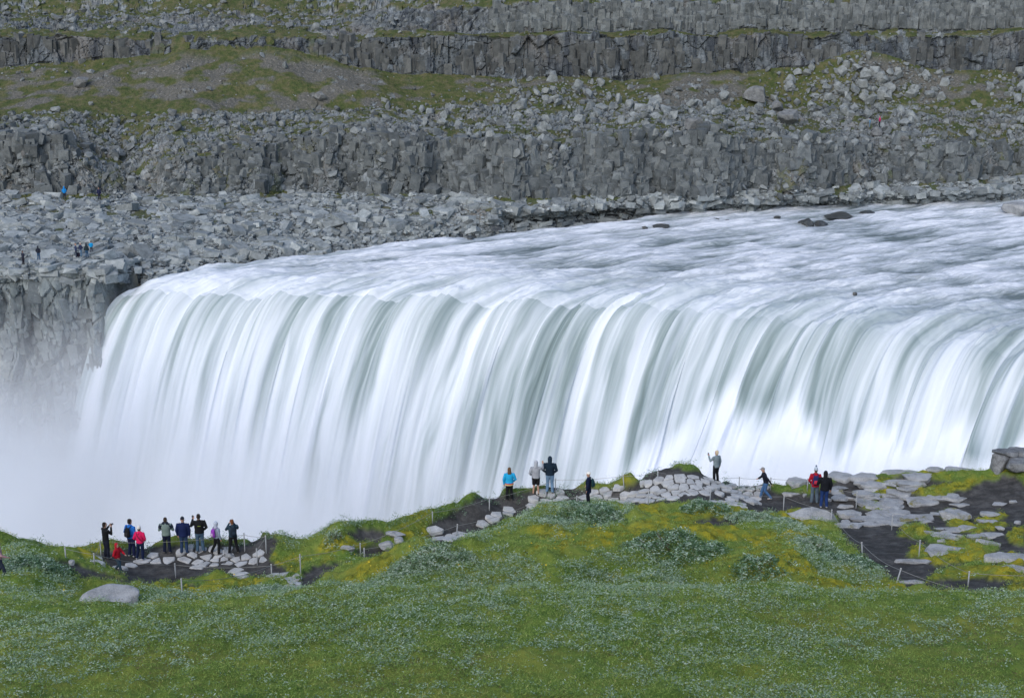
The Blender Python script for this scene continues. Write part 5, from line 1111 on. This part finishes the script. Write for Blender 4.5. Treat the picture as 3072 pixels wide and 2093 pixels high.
person(1.5, 581, 36, 'person with a pale pink top cut by the left edge of the picture', (.42, .25, .28), (.03, .04, .07), ('longhair', (.05, .03, .025)), ('swing', 'pocket'), 'walk', -1.4, female=True, build=1.05)
u7 = lambda x, yt, yb: ((x/4.522/3), (500+yb/4.522)/3, (yb-yt)/4.522/3)
FARP = [(u7(342, 1165, 1345), 'person in dark clothes nearest the cliff corner, hands raised', (.02, .025, .045), (.015, .015, .025), 'hair', (.06, .03, .02), ('chest', 'chest'), -.6), (u7(538, 1108, 1292), 'person in black jacket and jeans, second from the left on the bank', (.015, .02, .035), (.04, .09, .17), 'hood', (.015, .02, .03), ('pocket', 'pocket'), 0),
        (u7(1062, 1060, 1245), 'person in slate blue jacket, leftmost of the four', (.04, .06, .13), (.03, .04, .07), 'hair', (.25, .15, .12), ('swing', 'pocket'), -1.2), (u7(1140, 1040, 1230), 'person in navy jacket and pale jeans, second of the four', (.02, .03, .08), (.10, .17, .26), 'beanie', (.5, .45, .42), ('chest', 'pocket'), -.8),
        (u7(1208, 1058, 1240), 'person in dark green-black jacket, third of the four', (.015, .03, .04), (.03, .08, .16), 'hood', (.02, .03, .04), ('down', 'down'), 0), (u7(1262, 1035, 1188), 'person in bright azure jacket, rightmost of the four', (.01, .33, .70), (.05, .06, .08), 'hair', (.06, .05, .05), ('pocket', 'pocket'), .2),
        (u7(908, 295, 462), 'person in bright blue jacket on the rocks higher up', (.01, .24, .65), (.02, .025, .04), 'hood', (.01, .24, .65), ('pocket', 'pocket'), .1), (u7(1372, 310, 470), 'person in dark navy on the rocks, right of the bright blue one', (.015, .02, .06), (.015, .02, .04), 'hair', (.25, .2, .12), ('down', 'down'), 0),
        ((878, 127.5, 10.5), 'person in pink jacket high on the far terrace', (.60, .03, .16), (.02, .025, .03), 'hair', (.2, .04, .06), ('pocket', 'pocket'), 1.5), ((868, 127.5, 8.5), 'person in dark blue cap and pale blue top beside the striped boulder', (.14, .30, .45), (.12, .2, .3), 'cap', (.01, .015, .08), ('pocket', 'pocket'), 1.5)]
for (pos, la, t_, l_, hk, hc, ar, yw) in FARP: person(*pos, la, t_, l_, (hk, hc), ar, 'stand', yw, far=True, group=g3)
x_, y_, z_ = far_hit(81, 257.5); bm = bmesh.new(); tube_bm(bm, [(0, 0, 0), (0, 0, .12), (0, 0, .4), (0, 0, .5)], [(.2, .13), (.26, .17), (.22, .15), (.08, .06)], 10); link('backpack', remesh(bm, 'backpack', .03), m_flat('dark_bag', (.02, .015, .03), .8), loc=(x_, y_-.9, z_+.3), label='black backpack on the rocks at the feet of the group of four', category='backpack')
EXPO = 0.42
# ================================================================== CAMERA, LIGHT
cam = bpy.data.cameras.new('camera'); co = bpy.data.objects.new('camera', cam); COL.objects.link(co)
co.location = (0, 0, CH); co.rotation_euler = (math.pi/2-PITCH, 0, 0); cam.sensor_width = 36; cam.lens = F/1024*36
cam.clip_end = 3000; cam.clip_start = .5; SC.camera = co
w = bpy.data.worlds.new('World'); SC.world = w; w.use_nodes = True; nt = w.node_tree
sky = nt.nodes.new('ShaderNodeTexSky'); sky.sky_type = 'NISHITA'; sky.sun_disc = False
SE, SR = math.radians(38), math.radians(205)
sky.sun_elevation = SE; sky.sun_rotation = SR; sky.air_density = 1.0; sky.dust_density = 1.4; sky.ozone_density = 1.0
nt.links.new(sky.outputs[0], nt.nodes['Background'].inputs[0]); nt.nodes['Background'].inputs[1].default_value = .15
sun = bpy.data.lights.new('sun', 'SUN'); sun.energy = 1.2; sun.angle = math.radians(50); sun.color = (1, .96, .9)
so = bpy.data.objects.new('sun', sun); COL.objects.link(so)
d = Vector((math.sin(SR)*math.cos(SE), math.cos(SR)*math.cos(SE), math.sin(SE)))
so.rotation_euler = d.to_track_quat('Z', 'Y').to_euler(); so.location = (0, 0, 120)
SC.view_settings.view_transform = 'Standard'; SC.view_settings.look = 'None'; SC.view_settings.exposure = EXPO; SC.view_settings.gamma = 1
SC.cycles.volume_bounces = 6; SC.cycles.max_bounces = 10; SC.cycles.use_denoising = True; SC.cycles.volume_step_rate = 1.0
SC.cycles.diffuse_bounces = 4

print('T end', round(time.time()-T0, 1))
